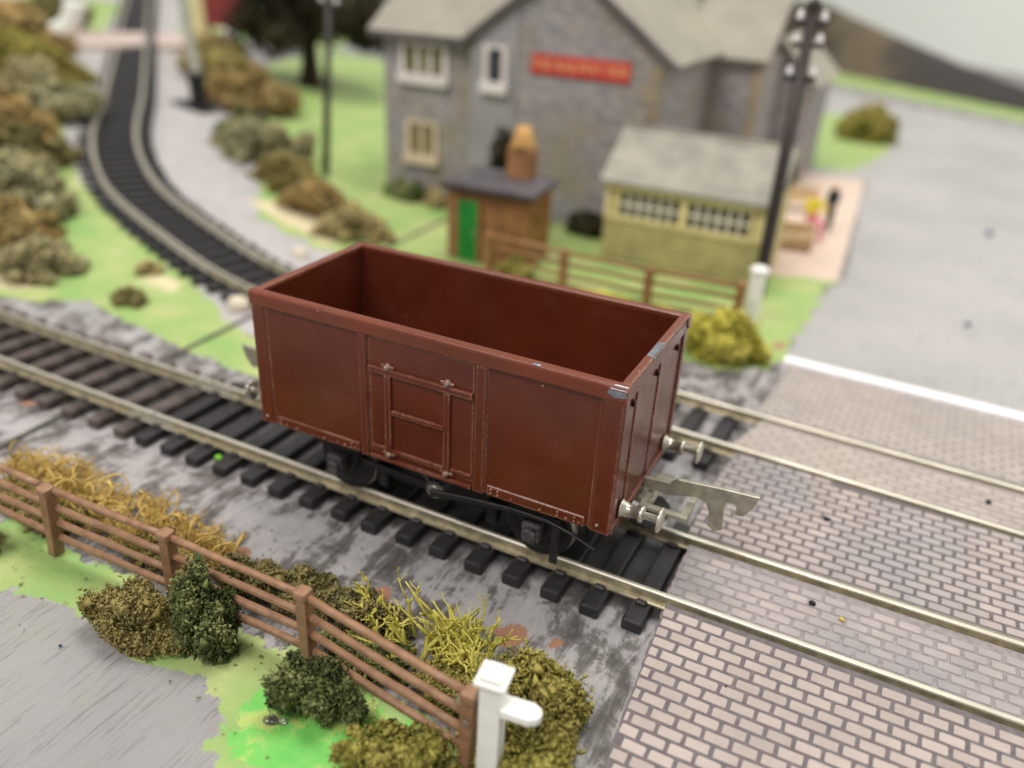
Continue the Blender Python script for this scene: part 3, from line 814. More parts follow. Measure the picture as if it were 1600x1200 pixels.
# underframe
U = M['under']
MB().box(-1.15, 1.15, -.8, .8, .8, ZB - .1, .04).build('underframe_filler', U, wg)  # added black block filling the gaps so the underside stays dark
ch = MB().box(-3.15, 3.15, -.95, .95, ZB - .16, ZB + .05, .02).build('chassis_plate', U, wg)
for s in (-1, 1):
    MB().box(-3.2, 3.2, s * 1.0, s * 1.16, ZB - .26, ZB + .03, .02).build('solebar', U, wg)
    for x in (-2.0, 2.0):
        ax = MB().box(x - .17, x + .17, s * 1.14, s * 1.40, .98, 1.36, .05, 2).box(x - .12, x + .12, s * 1.38, s * 1.46, 1.0, 1.24, .03, 2)
        a_ = ax.build('axlebox', M['under_grey'] if s < 0 else U, wg)
        MB().prism([(x - .5, ZB - .24), (x - .26, 1.0), (x - .2, .92), (x + .2, .92), (x + .26, 1.0), (x + .5, ZB - .24)], 'y', s * 1.06, s * 1.145, .012).build('axle_guard', U, wg)
        sp_ = MB()
        for k in range(4):
            L = .75 - .14 * k; zz = 1.42 + .03 * (3 - k)
            sp_.tube([(x - L, s * 1.24, zz + .16 * (L / .75) ** 2), (x - L * .5, s * 1.24, zz + .04), (x, s * 1.24, zz), (x + L * .5, s * 1.24, zz + .04), (x + L, s * 1.24, zz + .16 * (L / .75) ** 2)], .035, 6)
        sp_.build('leaf_spring', U, wg)
    # brake gear: V-hanger with screw, push rods, long lever and its guide
    MB().prism([(-.22, ZB - .2), (-.16, ZB - .2), (.1, 1.30), (.14, 1.30), (.4, ZB - .2), (.46, ZB - .2), (.24, 1.22), (.02, 1.22)], 'y', s * 1.2, s * 1.27, .012).build('brake_hanger', M['under_grey'], wg)
    MB().lathe((.12, s * 1.25, 1.32), (0, s, 0), [(0, .17), (.07, .17), (.09, .13), (.12, .13), (.135, .11), (.136, 0)], 18).build('hanger_screw', M['screw'], wg)
    MB().box(.03, .21, s * 1.384, s * 1.39, 1.305, 1.335).build('screw_slot', U, wg)
    MB().prism([(-1.5, 1.40), (-1.45, 1.28), (.0, 1.22), (.02, 1.36)], 'y', s * 1.17, s * 1.25, .02).build('push_rod', U, wg)
    mb = MB(); top = [(.1, 1.40), (.9, 1.52), (1.7, 1.60), (2.3, 1.60), (2.75, 1.50), (3.15, 1.34)]
    mb.prism([(x, z - (.13 - .02 * i)) for i, (x, z) in enumerate(top)] + top[::-1], 'y', s * 1.40, s * 1.47, .015)
    mb.build('brake_lever', U, wg)
    MB().box(2.38, 2.52, s * 1.36, s * 1.42, .72, 1.62, .015).box(2.38, 2.52, s * 1.1, s * 1.40, 1.55, 1.62, .01).build('lever_guide', U, wg)
    for x in (-1.12, 1.12):
        MB().box(x - .1, x + .1, s * .88, s * 1.12, .82, 1.3, .04).build('brake_shoe', U, wg)
for x in (-2.0, 2.0):
    MB().tube([(x, -1.15, 1.05), (x, 1.15, 1.05)], .07, 12).build('axle', M['nickel'], wg)
    for s in (-1, 1):
        wh = MB().lathe((x, s * .70, 1.05), (0, s, 0), [(0, .72), (.05, .72), (.07, .63), (.26, .60), (.27, .5), (.2, .46), (.2, .16), (.3, .14), (.3, 0)], 32).build('wheel', U, wg)
        MB().lathe((x, s * .775, 1.05), (0, s, 0), [(0, .632), (.18, .607), (.181, .56), (0, .56)], 32).build('tyre', M['hook'], wh)

# buffers and couplings
for sx in (-1, 1):
    for s in (-1, 1):
        X0 = sx * (HX + .03)
        b = MB().lathe((X0, s * 1.13, 2.04), (sx, 0, 0), [(0, .15), (.02, .15), (.04, .125), (.30, .095), (.30, .125), (.325, .14), (.36, .14), (.375, .125), (.375, .062), (.6, .062), (.6, 0)], 20).build('buffer', M['nickel'], wg)
        MB().lathe((X0 + sx * .58, s * 1.13, 2.04), (sx, 0, 0), [(0, .06), (.02, .12), (.045, .205), (.07, .205), (.095, .15), (.105, .08), (.107, 0)], 24).build('buffer_head', M['nickel'], b)
    # flat hook plate, stands upright on the centre line
    cp = empty('coupling', (sx * HX, 0, 0)); cp.parent = wg
    if sx < 0: cp.rotation_euler = (0, 0, PI)
    hk = [(.05, 1.80), (.5, 1.78), (.95, 1.90), (1.12, 1.86), (1.20, 1.70), (1.22, 1.42), (1.34, 1.36), (1.46, 1.42), (1.44, 1.62), (1.42, 1.88), (1.46, 1.97), (1.58, 1.98), (1.62, 1.92), (1.61, 1.78), (1.74, 1.80), (1.88, 2.02), (1.94, 2.24), (1.3, 2.20), (.62, 2.13), (.5, 2.02), (.05, 1.98)]
    MB().prism(hk, 'y', -.035, .035, .008).build('hook', M['hook'], cp)
    lp = [(.15, -.52), (.95, -.52), (.95, .52), (.15, .52)]; ip = [(.24, -.40), (.83, -.40), (.83, .40), (.24, .40)]
    vs = []; fs = []
    for z in (1.70, 1.76):
        vs += [(x, y, z) for x, y in lp] + [(x, y, z) for x, y in ip]
    for k in range(4):
        j = (k + 1) % 4
        fs += [(k, 4 + k, 4 + j, j), (8 + k, 8 + j, 12 + j, 12 + k), (k, j, 8 + j, 8 + k), (4 + k, 12 + k, 12 + j, 4 + j)]
    mesh_obj('loop', vs, fs, M['hook'], cp)
    MB().prism([(-.05, -.2), (.2, -.28), (.3, -.14), (.3, .14), (.2, .28), (-.05, .2)], 'z', 1.58, 1.69, .02).build('pivot_plate', M['hook'], cp)
    MB().prism([(.0, -.45), (.3, -.5), (.5, -.3), (.55, .0), (.5, .3), (.3, .5), (.0, .45)], 'z', 1.30, 1.36, .015).build('mounting_tongue', U, cp)

# ------------------------------------------------------------------ foreground fence
fn = tag(empty('fence', (0, 0, 0)), 'brown plastic post and rail fence in the foreground, ending at the white post', 'fence')
posts = [(-8.4, -4.62, 1.5), (-5.55, -4.66, 1.5), (-2.76, -4.6, 1.5), (-.06, -4.6, 1.5), (2.83, -5.0, 1.45)]
for i, (x, y, h) in enumerate(posts):
    mb = MB(); mb.box(-.095, .095, -.10, .10, -.1, h - .02, .02, 2); mb.box(-.11, .11, -.13, .10, h - .14, h + .02, .035, 2)
    o = mb.build('post', M['fence'], fn); o.location = (x, y, 0)
    o.rotation_euler = (random.uniform(-.03, .03), (.05, .16, .02, -.01, .03)[i], random.uniform(-.05, .05))
for (x0, y0, h0), (x1, y1, h1) in zip(posts[:-1], posts[1:]):
    for k, z in enumerate((1.37, 1.04, .71, .38)):
        n = 7; pts = []
        for j in range(n):
            t = j / (n - 1); pts.append((x0 + (x1 - x0) * t, y0 + (y1 - y0) * t + .02, z + math.sin(t * PI) * random.uniform(-.015, .01) + random.uniform(-.006, .006) + (.03 if k == 0 else 0)))
        MB().tube(pts, [.062 + random.uniform(-.005, .005) for _ in pts], 8).build('rail', M['fence'], fn)
# strings of clear glue that hold the last fence post to the white post
g = MB().tube([(2.86, -4.98, 1.32), (3.0, -4.98, 1.44), (3.12, -4.96, 1.62)], [.10, .055, .11], 8)
g.ball((2.88, -5.1, 1.02), .06); g.ball((2.70, -4.95, 1.18), .075); g.ball((2.9, -4.98, 1.3), .1)
g2 = MB()
for k in range(9):
    g2.ball((.12 + random.uniform(-.16, .16), -5.62 + random.uniform(-.07, .07), .02), random.uniform(.03, .07), 8, 6, (1.3, 1, .7))
tag(g2.build('glue_blob', M['glue']), 'shiny clear glue spot on the green paint before the dark bush', 'glue')
tag(g.build('glue_blob', M['glue']), 'clear dried glue between the last fence post and the white post', 'glue')

# white gate post with a stub arm
gp = tag(empty('gate_post', (3.2, -5.0, 0), 0.12), 'white square gate post with stub arm at the bottom edge', 'post')
MB().box(-.14, .14, -.14, .14, -.05, 1.9, .012, 2).build('shaft', M['white'], gp)
mb = MB().box(-.205, .205, -.205, .205, 1.86, 1.93, .018, 2)
mb.prism([(-.17, 1.93), (.17, 1.93), (.10, 2.0), (-.10, 2.0)], 'y', -.15, .15, .012); mb.build('cap', M['white'], gp)
arm = [(.1, -.14), (.5, -.14), (.6, -.09), (.64, 0), (.6, .09), (.5, .14), (.1, .14)]
MB().prism(arm, 'z', 1.40, 1.52, .012, 2).build('arm', M['white'], gp)

# ------------------------------------------------------------------ foliage
ICO = None


def crumbs(lumps, n, size, seed, core=True, flat=.0):
    """ground-foam clump: small irregular crumbs spread over and through a set of lumps (x,y,z,rx,ry,rz)"""
    r = np.random.default_rng(seed); V = []; F = []
    wts = np.array([(l[3] * l[4] + l[3] * l[5] + l[4] * l[5]) for l in lumps]); wts = wts / wts.sum()
    cnt = np.maximum(1, (wts * n).astype(int)); pts = []
    for l, c in zip(lumps, cnt):
        d = r.normal(size=(c, 3)); d /= np.linalg.norm(d, axis=1)[:, None]
        ph = r.uniform(0, 6.28, 3); q = d * 3.1
        bumpy = 1 + .16 * (np.sin(q[:, 0] * 2 + ph[0]) * np.sin(q[:, 1] * 2.3 + ph[1]) + .7 * np.sin(q[:, 2] * 3 + ph[2] + q[:, 0] * 3))
        rad = bumpy * (1 - np.abs(r.normal(0, .13, c))) + (r.random(c) < .16) * r.uniform(0, .38, c)
        pts.append(np.array(l[:3]) + d * rad[:, None] * np.array(l[3:6]))
    pts = np.concatenate(pts); pts = pts[pts[:, 2] > -.03]; m = len(pts)
    T = r.normal(size=(m, 4, 3)); T /= np.linalg.norm(T, axis=2)[:, :, None]
    T *= (size * np.exp(r.normal(0, .45, (m, 1, 1))))
    V = (pts[:, None, :] + T).reshape(-1, 3)
    b = np.arange(m)[:, None] * 4
    F = np.concatenate([b + np.array(k) for k in ((0, 1, 2), (0, 3, 1), (0, 2, 3), (1, 3, 2))])
    return V, F


def foam(name, lumps, n, size, seed, mat, label, cat='bush', group=None, parent=None, core=.66):
    V, F = crumbs(lumps, n, size, seed)
    VV = [V]; FF = [F]; off = len(V)
    for l in lumps:          # dense heart of the clump so that no light shows through
        mb = MB().ball(l[:3], core, 10, 8, l[3:6])
        v = np.array(mb.v); v[:, 2] = np.maximum(v[:, 2], -.04)
        tri = []
        for f in mb.f: tri += [(f[0], f[i], f[i + 1]) for i in range(1, len(f) - 1)]
        VV.append(v); FF.append(np.array(tri) + off); off += len(v)
    V = np.concatenate(VV); F = np.concatenate(FF)
    me = bpy.data.meshes.new(name); me.vertices.add(len(V)); me.vertices.foreach_set('co', V.ravel())
    me.loops.add(len(F) * 3); me.loops.foreach_set('vertex_index', F.ravel().astype(np.int32))
    me.polygons.add(len(F)); me.polygons.foreach_set('loop_start', np.arange(len(F)) * 3); me.update(calc_edges=True)
    me.materials.append(mat)
    o = bpy.data.objects.new(name, me); C.objects.link(o)
    if parent: o.parent = parent
    else: tag(o, label, cat, group)
    return o


def lumps_of(cx, cy, rx, ry, h, k, seed, loose=False):
    r = random.Random(seed); L = [(cx, cy, h * .32, rx * .62, ry * .66, h * .46)]
    if loose:
        L = [(cx, cy, h * .15, rx * .7, ry * .7, h * .2)]
        for i in range(k * 4):
            a = r.uniform(0, 2 * PI); q = r.uniform(.1, 1.15); s = r.uniform(.10, .30)
            z = h * r.uniform(.0, .95) * (1 - .6 * q * q)
            L.append((cx + rx * q * math.cos(a), cy + ry * 1.2 * q * math.sin(a), max(z, 0), rx * s, ry * s * 1.2, h * s * r.uniform(.6, 1.2)))
        return L
    for i in range(k * 3):
        a = r.uniform(0, 2 * PI); q = r.uniform(.35, .98); s = r.uniform(.16, .42)
        z = h * r.uniform(.08, .92) * (1 - .55 * q * q)
        L.append((cx + rx * q * math.cos(a), cy + ry * q * math.sin(a), z, rx * s, ry * s * 1.1, h * s * r.uniform(.5, .9)))
    return L


# in front of the fence
foam('bush', lumps_of(-2.75, -5.35, .82, .40, .95, 8, 1), 9000, .034, 1, M['f_olive'], 'low olive foam bush on the lime paint before the second fence post')
foam('bush', lumps_of(-1.75, -5.02, .50, .42, 1.42, 8, 2), 9000, .034, 2, M['f_green'], 'tall dark green bush against the fence beside the olive one')
foam('bush', lumps_of(.33, -5.2, .52, .36, 1.0, 7, 3), 7000, .033, 3, M['f_green'], 'dark green bush with shiny glue on the bright green paint')
foam('bush', lumps_of(1.1, -5.12, .20, .18, .72, 4, 4), 2600, .03, 4, M['f_green'], 'tiny narrow green tuft at the lower fence rail')
foam('bush', lumps_of(2.15, -5.55, .85, .50, .72, 8, 5), 9000, .036, 5, M['f_moss'], 'mossy clump at the bottom edge left of the white post')
foam('bush', [(3.45, -3.75, .42, .42, .42, .48), (3.0, -3.5, .35, .42, .3, .42), (3.75, -4.3, .35, .34, .42, .45), (3.3, -4.3, .2, .45, .4, .4), (3.9, -4.9, .3, .32, .36, .42), (3.75, -3.55, .25, .24, .24, .32), (3.45, -4.9, .15, .45, .4, .3), (2.75, -3.75, .2, .3, .25, .3), (3.95, -4.55, .5, .2, .2, .25), (3.6, -3.95, .75, .22, .25, .22), (3.2, -3.6, .7, .22, .2, .2), (4.05, -5.1, .55, .2, .2, .25)], 16000, .036, 6, M['f_moss'], 'large mossy foam bush behind the white post by the brick ramp')
# between fence and track
foam('bush', lumps_of(-1.95, -3.75, .62, .40, .62, 6, 7), 6000, .036, 7, M['f_dull'], 'dull olive bush behind the fence next to the straw lichen loops')
foam('bush', lumps_of(-.95, -3.45, .62, .42, .55, 6, 8), 6000, .036, 8, M['f_dull'], 'dull olive mound behind the third fence post')
foam('bush', lumps_of(.05, -3.5, .72, .5, .60, 7, 9), 8000, .036, 9, M['f_dull'], 'dark olive mound beside the yellow lichen tuft on its left')
foam('bush', lumps_of(.7, -4.05, .8, .42, .4, 6, 10), 6000, .034, 10, M['f_green'], 'flat dark green mat under the fence rails near the lichen')
foam('bush', lumps_of(2.2, -4.1, .7, .42, .42, 6, 11), 6000, .034, 11, M['f_moss'], 'flat mossy mat behind the fence just before its last post')
foam('bush', lumps_of(-4.0, -3.95, 1.0, .40, .42, 6, 12), 6000, .036, 12, M['f_olive'], 'low olive mat under the straw lichen behind the fence')
foam('bush', lumps_of(-6.6, -4.0, 1.2, .5, .5, 6, 13), 6000, .04, 13, M['f_olive'], 'low olive mat behind the fence at the left edge')
foam('bush', lumps_of(-6.8, -5.35, .5, .35, .5, 5, 14), 3000, .036, 14, M['f_olive'], 'small olive bush at the left edge in front of the fence')


def lichen(name, cx, cy, spread, height, nstem, seed, mat, label, r0=.05, curl=.5, loops=0, depth=4):
    rr = random.Random(seed); mb = MB()

    def grow(p, d, L, r, lev):
        n = 5; pts = [p]; rad = [r]; q = Vector(p); dd = Vector(d)
        for k in range(n):
            dd = (dd + Vector((rr.gauss(0, curl), rr.gauss(0, curl), rr.gauss(0.05, curl * .7))) * .55).normalized()
            q = q + dd * L / n
            if q.z < .02: q.z = .02; dd.z = abs(dd.z)
            pts.append(q.copy()); rad.append(r * (1 - .5 * (k + 1) / n))
        mb.tube(pts, rad, 5)
        if lev > 0:
            for _ in range(rr.choice((2, 3, 3))):
                j = rr.randint(2, n)
                ax = Vector((rr.gauss(0, 1), rr.gauss(0, 1), rr.gauss(0.25, .7))).normalized()
                grow(pts[j], (dd * .8 + ax * .8).normalized(), L * rr.uniform(.45, .72), rad[j] * .82, lev - 1)
    for i in range(nstem):
        a = rr.uniform(0, 2 * PI); q = rr.random() ** .5
        p = Vector((cx + spread[0] * q * math.cos(a), cy + spread[1] * q * math.sin(a), 0.02))
        d = Vector((math.cos(a) * q * .7 + rr.gauss(0, .2), math.sin(a) * q * .5, rr.uniform(.35, 1.0))).normalized()
        grow(p, d, height * rr.uniform(.4, .72), r0 * rr.uniform(.7, 1.1), depth - 1)
    for i in range(loops):
        a = rr.uniform(0, 2 * PI); c = Vector((cx + spread[0] * rr.uniform(-1, 1), cy + spread[1] * rr.uniform(-1, 1), height * rr.uniform(.4, .8)))
        R = rr.uniform(.1, .24); u = Vector((rr.gauss(0, 1), rr.gauss(0, 1), rr.gauss(0, 1))).normalized(); w = u.orthogonal().normalized(); vv = u.cross(w)
        pts = [c + (w * math.cos(t) + vv * math.sin(t)) * R * (1 + .12 * math.sin(2 * t)) for t in np.linspace(0, 5.6, 12)]
        for p in pts: p.z = max(p.z, .03)
        mb.tube(pts, r0 * .55, 5)
    o = mb.build(name, mat); tag(o, label, 'lichen'); return o


lichen('lichen_tuft', 1.35, -3.5, (.85, .32), 1.0, 40, 3, M['f_lichen'], 'branching yellow green lichen tuft between fence and track', .068, .42, depth=3)
lichen('lichen_tuft', 1.9, -3.25, (.28, .06), 1.45, 5, 5, M['f_lichen'], 'tall forked yellow green lichen twigs nearest the track', .07, .2, depth=2)
lichen('lichen_tuft', 2.75, -3.95, (.3, .2), .5, 10, 8, M['f_lichen'], 'small flat lichen sprig beside the mossy bush behind the white post', .045, .45)
lichen('straw_tuft', -6.9, -3.5, (1.3, .42), .8, 110, 11, M['f_straw'], 'tangled straw coloured lichen behind the fence at the left edge', .031, .75, 40)
lichen('straw_tuft', -4.7, -3.45, (1.0, .36), .68, 84, 12, M['f_straw'], 'straw coloured lichen in the middle of the row behind the fence', .03, .75, 26)
lichen('straw_tuft', -3.15, -3.45, (.5, .22), .62, 32, 13, M['f_straw'], 'curled straw lichen loops nearest the dull olive bushes', .03, .7, 10)

# middle distance and background bushes (far out of focus in the photograph)
BG = [
    ('yellow green bush at the foot of the far white post', 2.55, 9.9, 0, 1, 0.75, 1.35, 'f_yellow', 9, 8000, 0.05),
    ('yellow green tuft in front of the far fence, under the signal cabin', -1.3, 10.6, 0, 0.9, 0.5, 0.75, 'f_yellow', 6, 4000, 0.045),
    ('yellow green tuft beside the yellow bush along the far fence', 0.4, 10.7, 0, 0.9, 0.5, 0.6, 'f_yellow', 6, 4000, 0.045),
    ('green tuft at the corner of the brown hut', -4.75, 11.7, 0, 0.6, 0.5, 0.85, 'f_moss', 5, 3000, 0.045),
    ('dark low shrub under the house wall beside the hut', -4.2, 18.3, 0, 1.3, 0.5, 0.9, 'f_tree', 5, 3000, 0.06),
    ('dark low shrub at the left foot of the house', -13.24, 18.35, 0.08, 1.19, 0.5, 0.79, 'f_green', 5, 3000, 0.059),
    ('small pale shrub under the lower house window', -11.6, 18.2, 0, 0.6, 0.4, 0.7, 'f_tan', 4, 2000, 0.06),
    ('small bush alone on the round green island by the road', 2.6, 48.2, 0, 1.5, 1.3, 2, 'f_moss', 6, 4000, 0.12),
    ('grey green bush at the left edge, lowest of the row', -17.54, 3.96, 0.15, 1.33, 0.89, 1.08, 'f_grey', 7, 5000, 0.059),
    ('rust coloured bush at the left edge above the grey one', -20.25, 5.15, 0.47, 1.62, 1.05, 1.52, 'f_rust', 7, 5000, 0.067),
    ('grey green bush behind the rust coloured one at the left edge', -21.93, 6.72, 0.95, 2.16, 1.26, 1.98, 'f_grey', 8, 6000, 0.081),
    ('dull green shrub behind the grey green ones at the left edge', -24.87, 9.25, 1.48, 2.03, 1.36, 1.69, 'f_dull', 7, 5000, 0.076),
    ('bright rust bush halfway up the left edge', -28.11, 10.51, 1.99, 2.38, 1.43, 2.3, 'f_rust', 8, 6000, 0.095),
    ('olive bush left of the curved track, above the rust one', -30.51, 14.14, 2.38, 3.02, 1.51, 2.26, 'f_grey', 8, 6000, 0.098),
    ('mossy bush far left, below the white ring', -34.82, 16.71, 2.85, 3.53, 1.83, 2.54, 'f_moss', 8, 6000, 0.113),
    ('brown bush in the upper left corner', -40.37, 20.44, 3.43, 3.23, 1.94, 2.71, 'f_rust', 8, 6000, 0.129),
    ('dark brown bush behind the white ring', -47.35, 28.59, 3.93, 3.56, 1.78, 2.67, 'f_dull', 8, 5000, 0.149),
    ('tan bush right of the curved track, nearest the wagon', -11.88, 12.6, 0.12, 1.48, 0.89, 1.19, 'f_tan', 8, 6000, 0.059),
    ('rust and tan bush at the foot of the thin black pole', -14.35, 13.81, 0.29, 1.65, 0.97, 1.45, 'f_rust', 8, 6000, 0.058),
    ('olive shrub behind the tan bushes right of the curve', -17.34, 15.55, 0.49, 1.8, 1.04, 1.52, 'f_olive', 8, 6000, 0.066),
    ('grey green bush in the middle of the row right of the curve', -20.95, 18.14, 0.74, 2.4, 1.29, 2.12, 'f_grey', 8, 6000, 0.083),
    ('green clump among the tan bushes right of the curve', -23.1, 19.34, 0.92, 1.36, 0.99, 1.81, 'f_green', 6, 4000, 0.072),
    ('orange brown bush beside the black foot of the signal', -28.15, 25.13, 1.24, 2.62, 1.57, 2.53, 'f_rust', 8, 6000, 0.105),
    ('olive bush behind the signal post', -33.14, 28.1, 1.77, 3.27, 1.63, 2.45, 'f_olive', 8, 6000, 0.114),
    ('tan shrub in front of the dark tree', -37.4, 32.35, 2.16, 3.1, 1.55, 2.02, 'f_tan', 7, 4000, 0.124),
    ('small dark weed on the lime paint between the tracks', -13.49, 3.91, 0.05, 0.55, 0.35, 0.4, 'f_dull', 4, 1800, 0.045),
    ('small pinkish weed on the lime paint nearer the curve', -14.64, 5.62, 0.21, 0.39, 0.29, 0.34, 'f_tan', 4, 1500, 0.044),
]
for i, (lb, x, y, z, rx, ry, h, m, k, n, s) in enumerate(BG):
    foam('bush', lumps_of(x, y, rx * (.88 if x < -9 else 1), ry * .9, h * (.85 if x < -9 else 1), k + 3, 100 + i, x < -9), n * 2, s * 1.2, 200 + i, M[m], lb, core=.55).location = (0, 0, z - .02)
for lb, x, y, r, h in (('pale stone beside the curved track near the wagon', -10.6, 5.25, .42, .3), ('white stone on the grey scatter right of the curve', -11.9, 9.6, .34, .35), ('white stone beside the yellow green bush', 3.7, 10.2, .22, .3)):
    mb = MB().ball((x, y, h * .3), r, 9, 7, (1, .75, h / r)); mb.v = [(a + random.uniform(-.05, .05), b + random.uniform(-.05, .05), max(c, -.03)) for a, b, c in mb.v]
    tag(mb.build('stone', M['stone_white']), lb, 'stone')

# ------------------------------------------------------------------ telegraph poles, signal, far post, far fence
ins_m = simple('white_insulator', lin(240, 236, 238), lin(225, 220, 224), 5, 0.25, 0, 0.6)


def telegraph(x, y, h, label, lean=(0, 0), fat=1.0):
    t = tag(empty('telegraph_pole', (x, y, 0)), label, 'telegraph pole')
    t.rotation_euler = (lean[0], lean[1], .25)
    MB().tube([(0, 0, -.05), (0, 0, 1.2), (0, 0, h - .1)], [.24 * fat, .22 * fat, .16 * fat], 12).build('shaft', M['pole'], t)
    MB().lathe((0, 0, h - .12), (0, 0, 1), [(0, .14), (.08, .2), (.2, .2), (.32, .08), (.33, 0)], 12).build('finial', M['pole'], t)
    for z in (h - .45, h - 1.05, h - 1.95):
        a = MB().box(-.42, .42, -.07, .07, z - .07, z + .07, .02).build('cross_arm', M['pole'], t)
        for sx in (-.33, .33):
            MB().lathe((sx, 0, z + .06), (0, 0, 1), [(0, .05), (.04, .11), (.12, .11), (.14, .075), (.2, .1), (.26, .07), (.27, 0)], 10).build('insulator', ins_m, a)
    return t


telegraph(2.5, 15.3, 8.75, 'tall dark telegraph pole with white insulators beside the signal cabin')
t2_ = telegraph(-17.57, 18.31, 9.3, 'thin black telegraph pole in front of the dark tree', (0, .08), .8)
t2_.location.z = .38; t2_.scale = (.96, .96, .96)
fp = tag(empty('gate_post', (2.79, 12.8, 0), .1), 'white gate post at the end of the far fence', 'post')
MB().box(-.22, .22, -.22, .22, -.05, 1.55, .04, 2).build('shaft', M['white'], fp)
MB().lathe((0, 0, 1.53), (0, 0, 1), [(0, .22), (.06, .29), (.16, .29), (.24, .2), (.27, 0)], 16).build('cap', M['white'], fp)

f2 = tag(empty('fence', (0, 0, 0)), 'brown rail fence in front of the signal cabin and hut', 'fence')
pz = [(-5.9, 12.0), (-3.1, 11.85), (-.25, 11.8), (2.5, 12.0)]
for x, y in pz:
    o = MB().box(-.13, .13, -.12, .12, -.05, 1.45, .03, 2).build('post', M['fence_bg'], f2); o.location = (x, y, 0)
for (x0, y0), (x1, y1) in zip(pz[:-1], pz[1:]):
    for z in (1.32, .95, .58, .25):
        MB().tube([(x0, y0, z), ((x0 + x1) / 2, (y0 + y1) / 2, z + .03), (x1, y1, z)], .075, 8).build('rail', M['fence_bg'], f2)

sg = tag(empty('signal_post', (-28.53, 21.89, 1.5)), 'pale grey signal post on a black base beside the curved track', 'signal')
sg.scale = (.845, .845, .845)
grey = simple('signal_grey', lin(196, 194, 184), lin(170, 168, 160), 3, 0.5); blk = simple('signal_black', lin(30, 30, 32), lin(22, 22, 24), 3, 0.5)
MB().box(-2.1, .9, -.6, .7, -.02, .35, .06).build('base', blk, sg)
MB().box(-.35, .45, -.4, .4, .35, 2.2, .08).build('plinth', blk, sg)
MB().prism([(-.28, 2.2), (.32, 2.2), (-.5, 10.2), (-.78, 10.2)], 'y', -.18, .18, .03).build('mast', grey, sg)
for k in range(9):
    z = 2.5 + .75 * k; MB().box(.40 - .085 * k - .03, .52 - .085 * k, -.16, .16, z, z + .08).build('ladder_rung', grey, sg)
MB().box(-1.2, -.5, -.3, -.2, 8.2, 9.6, .03).build('signal_head', blk, sg)

# ------------------------------------------------------------------ brown hut
def planks(name, a, b, sc, axis_scale):
    t = NT(name); v = t.coord('Object', axis_scale); n = t.noise(v, sc, 4, .6)
    t.col(t.ramp(n, [(.35, a), (.65, b)])); t.bump(n, .3, .03); return t.set(.6, 0, .35)


hut = tag(empty('hut', (-6.45, 13.55, 0), .02), 'small brown brick hut with green door and flat dark roof', 'hut')
hm = planks('hut_brown_brick', lin(158, 112, 66), lin(118, 78, 48), 1.6, (1, 1, 1))
hm2 = simple('hut_corner_brown', lin(150, 104, 68), lin(126, 84, 56), 3, .6)
MB().box(-1.5, 1.5, -.65, 1.3, 0, 2.5, .02).build('wall', hm, hut)
MB().box(-1.52, -1.12, -.72, -.64, 0, 2.45, .02).build('corner_post', hm2, hut)
d_ = MB().box(-1.1, -.33, -.74, -.63, 0, 2.1, .02).build('door', simple('green_door_paint', lin(24, 132, 50), lin(18, 108, 40), 2, .45), hut)
MB().box(-.35, -.24, -.77, -.62, 0, 2.2, .015).build('door_frame', hm2, hut)
MB().ball((-.45, -.78, 1.05), .05).build('door_knob', M['nickel'], d_)
for k in range(9):
    MB().box(-.2, 1.49, -.672, -.645, .08 + .27 * k, .31 + .27 * k, .012).build('board', hm, hut)
rf = MB().prism([(-.85, 2.46), (1.5, 2.62), (1.5, 2.78), (-.85, 2.62)], 'x', -1.68, 1.68, .02).build('roof', simple('hut_roof_felt', lin(92, 88, 92), lin(72, 68, 72), 1.2, .7), hut)
MB().box(-1.69, 1.69, -.93, -.85, 2.44, 2.66, .02).build('fascia', simple('hut_fascia_dark', lin(62, 48, 46), lin(48, 38, 38), 3, .6), hut)
st = MB().box(-.05, .85, .75, 1.4, 2.5, 3.75, .03).build('chimney', simple('hut_chimney_brick', lin(168, 122, 82), lin(140, 98, 66), 2, .7), hut)
MB().lathe((.4, 1.08, 3.74), (0, 0, 1), [(0, .44), (.12, .44), (.45, .32), (.7, .24), (.71, 0)], 14).build('chimney_pot', simple('chimney_pot_buff', lin(212, 166, 100), lin(186, 142, 84), 2, .6), st)
foam('bush', [(-7.65, 16.2, 1.6, .6, .5, 1.7), (-7.65, 16.2, 3.0, .4, .35, 1.0), (-7.65, 16.2, .6, .6, .5, .7)], 4000, .06, 71, M['f_tree'], 'dark conical shrub behind the hut roof beside its chimney')

# ------------------------------------------------------------------ yellow signal cabin
sb = tag(empty('signal_cabin', (-.45, 16.05, 0)), 'cream yellow signal cabin with two barred windows and pale grey roof', 'building')
cr = simple('cabin_cream', lin(212, 200, 144), lin(192, 178, 122), 1.2, .6); crl = simple('cabin_cream_light', lin(226, 214, 168), lin(212, 198, 146), 2, .55)
crd = simple('cabin_olive_boards', lin(186, 176, 122), lin(156, 148, 102), 1.5, .65)
dark_glass = simple('dark_window', lin(44, 42, 38), lin(30, 29, 27), 2, .2, 0, .6)
white_bar = simple('window_bar_white', lin(226, 218, 204), lin(210, 200, 186), 3, .5)
roof_c = simple('cabin_roof_grey', lin(164, 160, 148), lin(138, 136, 128), .9, .7, coord='Object')
MB().box(-2.9, 2.8, 0, 3.6, 0, 2.75, .02).build('wall', cr, sb)
for k in range(5): MB().box(-2.92, 2.82, -.05, .02, .04 + .27 * k, .28 + .27 * k, .015).build('board', crd, sb)
MB().box(-2.95, 2.85, -.10, .03, 1.42, 1.56, .02).build('sill', cr, sb)
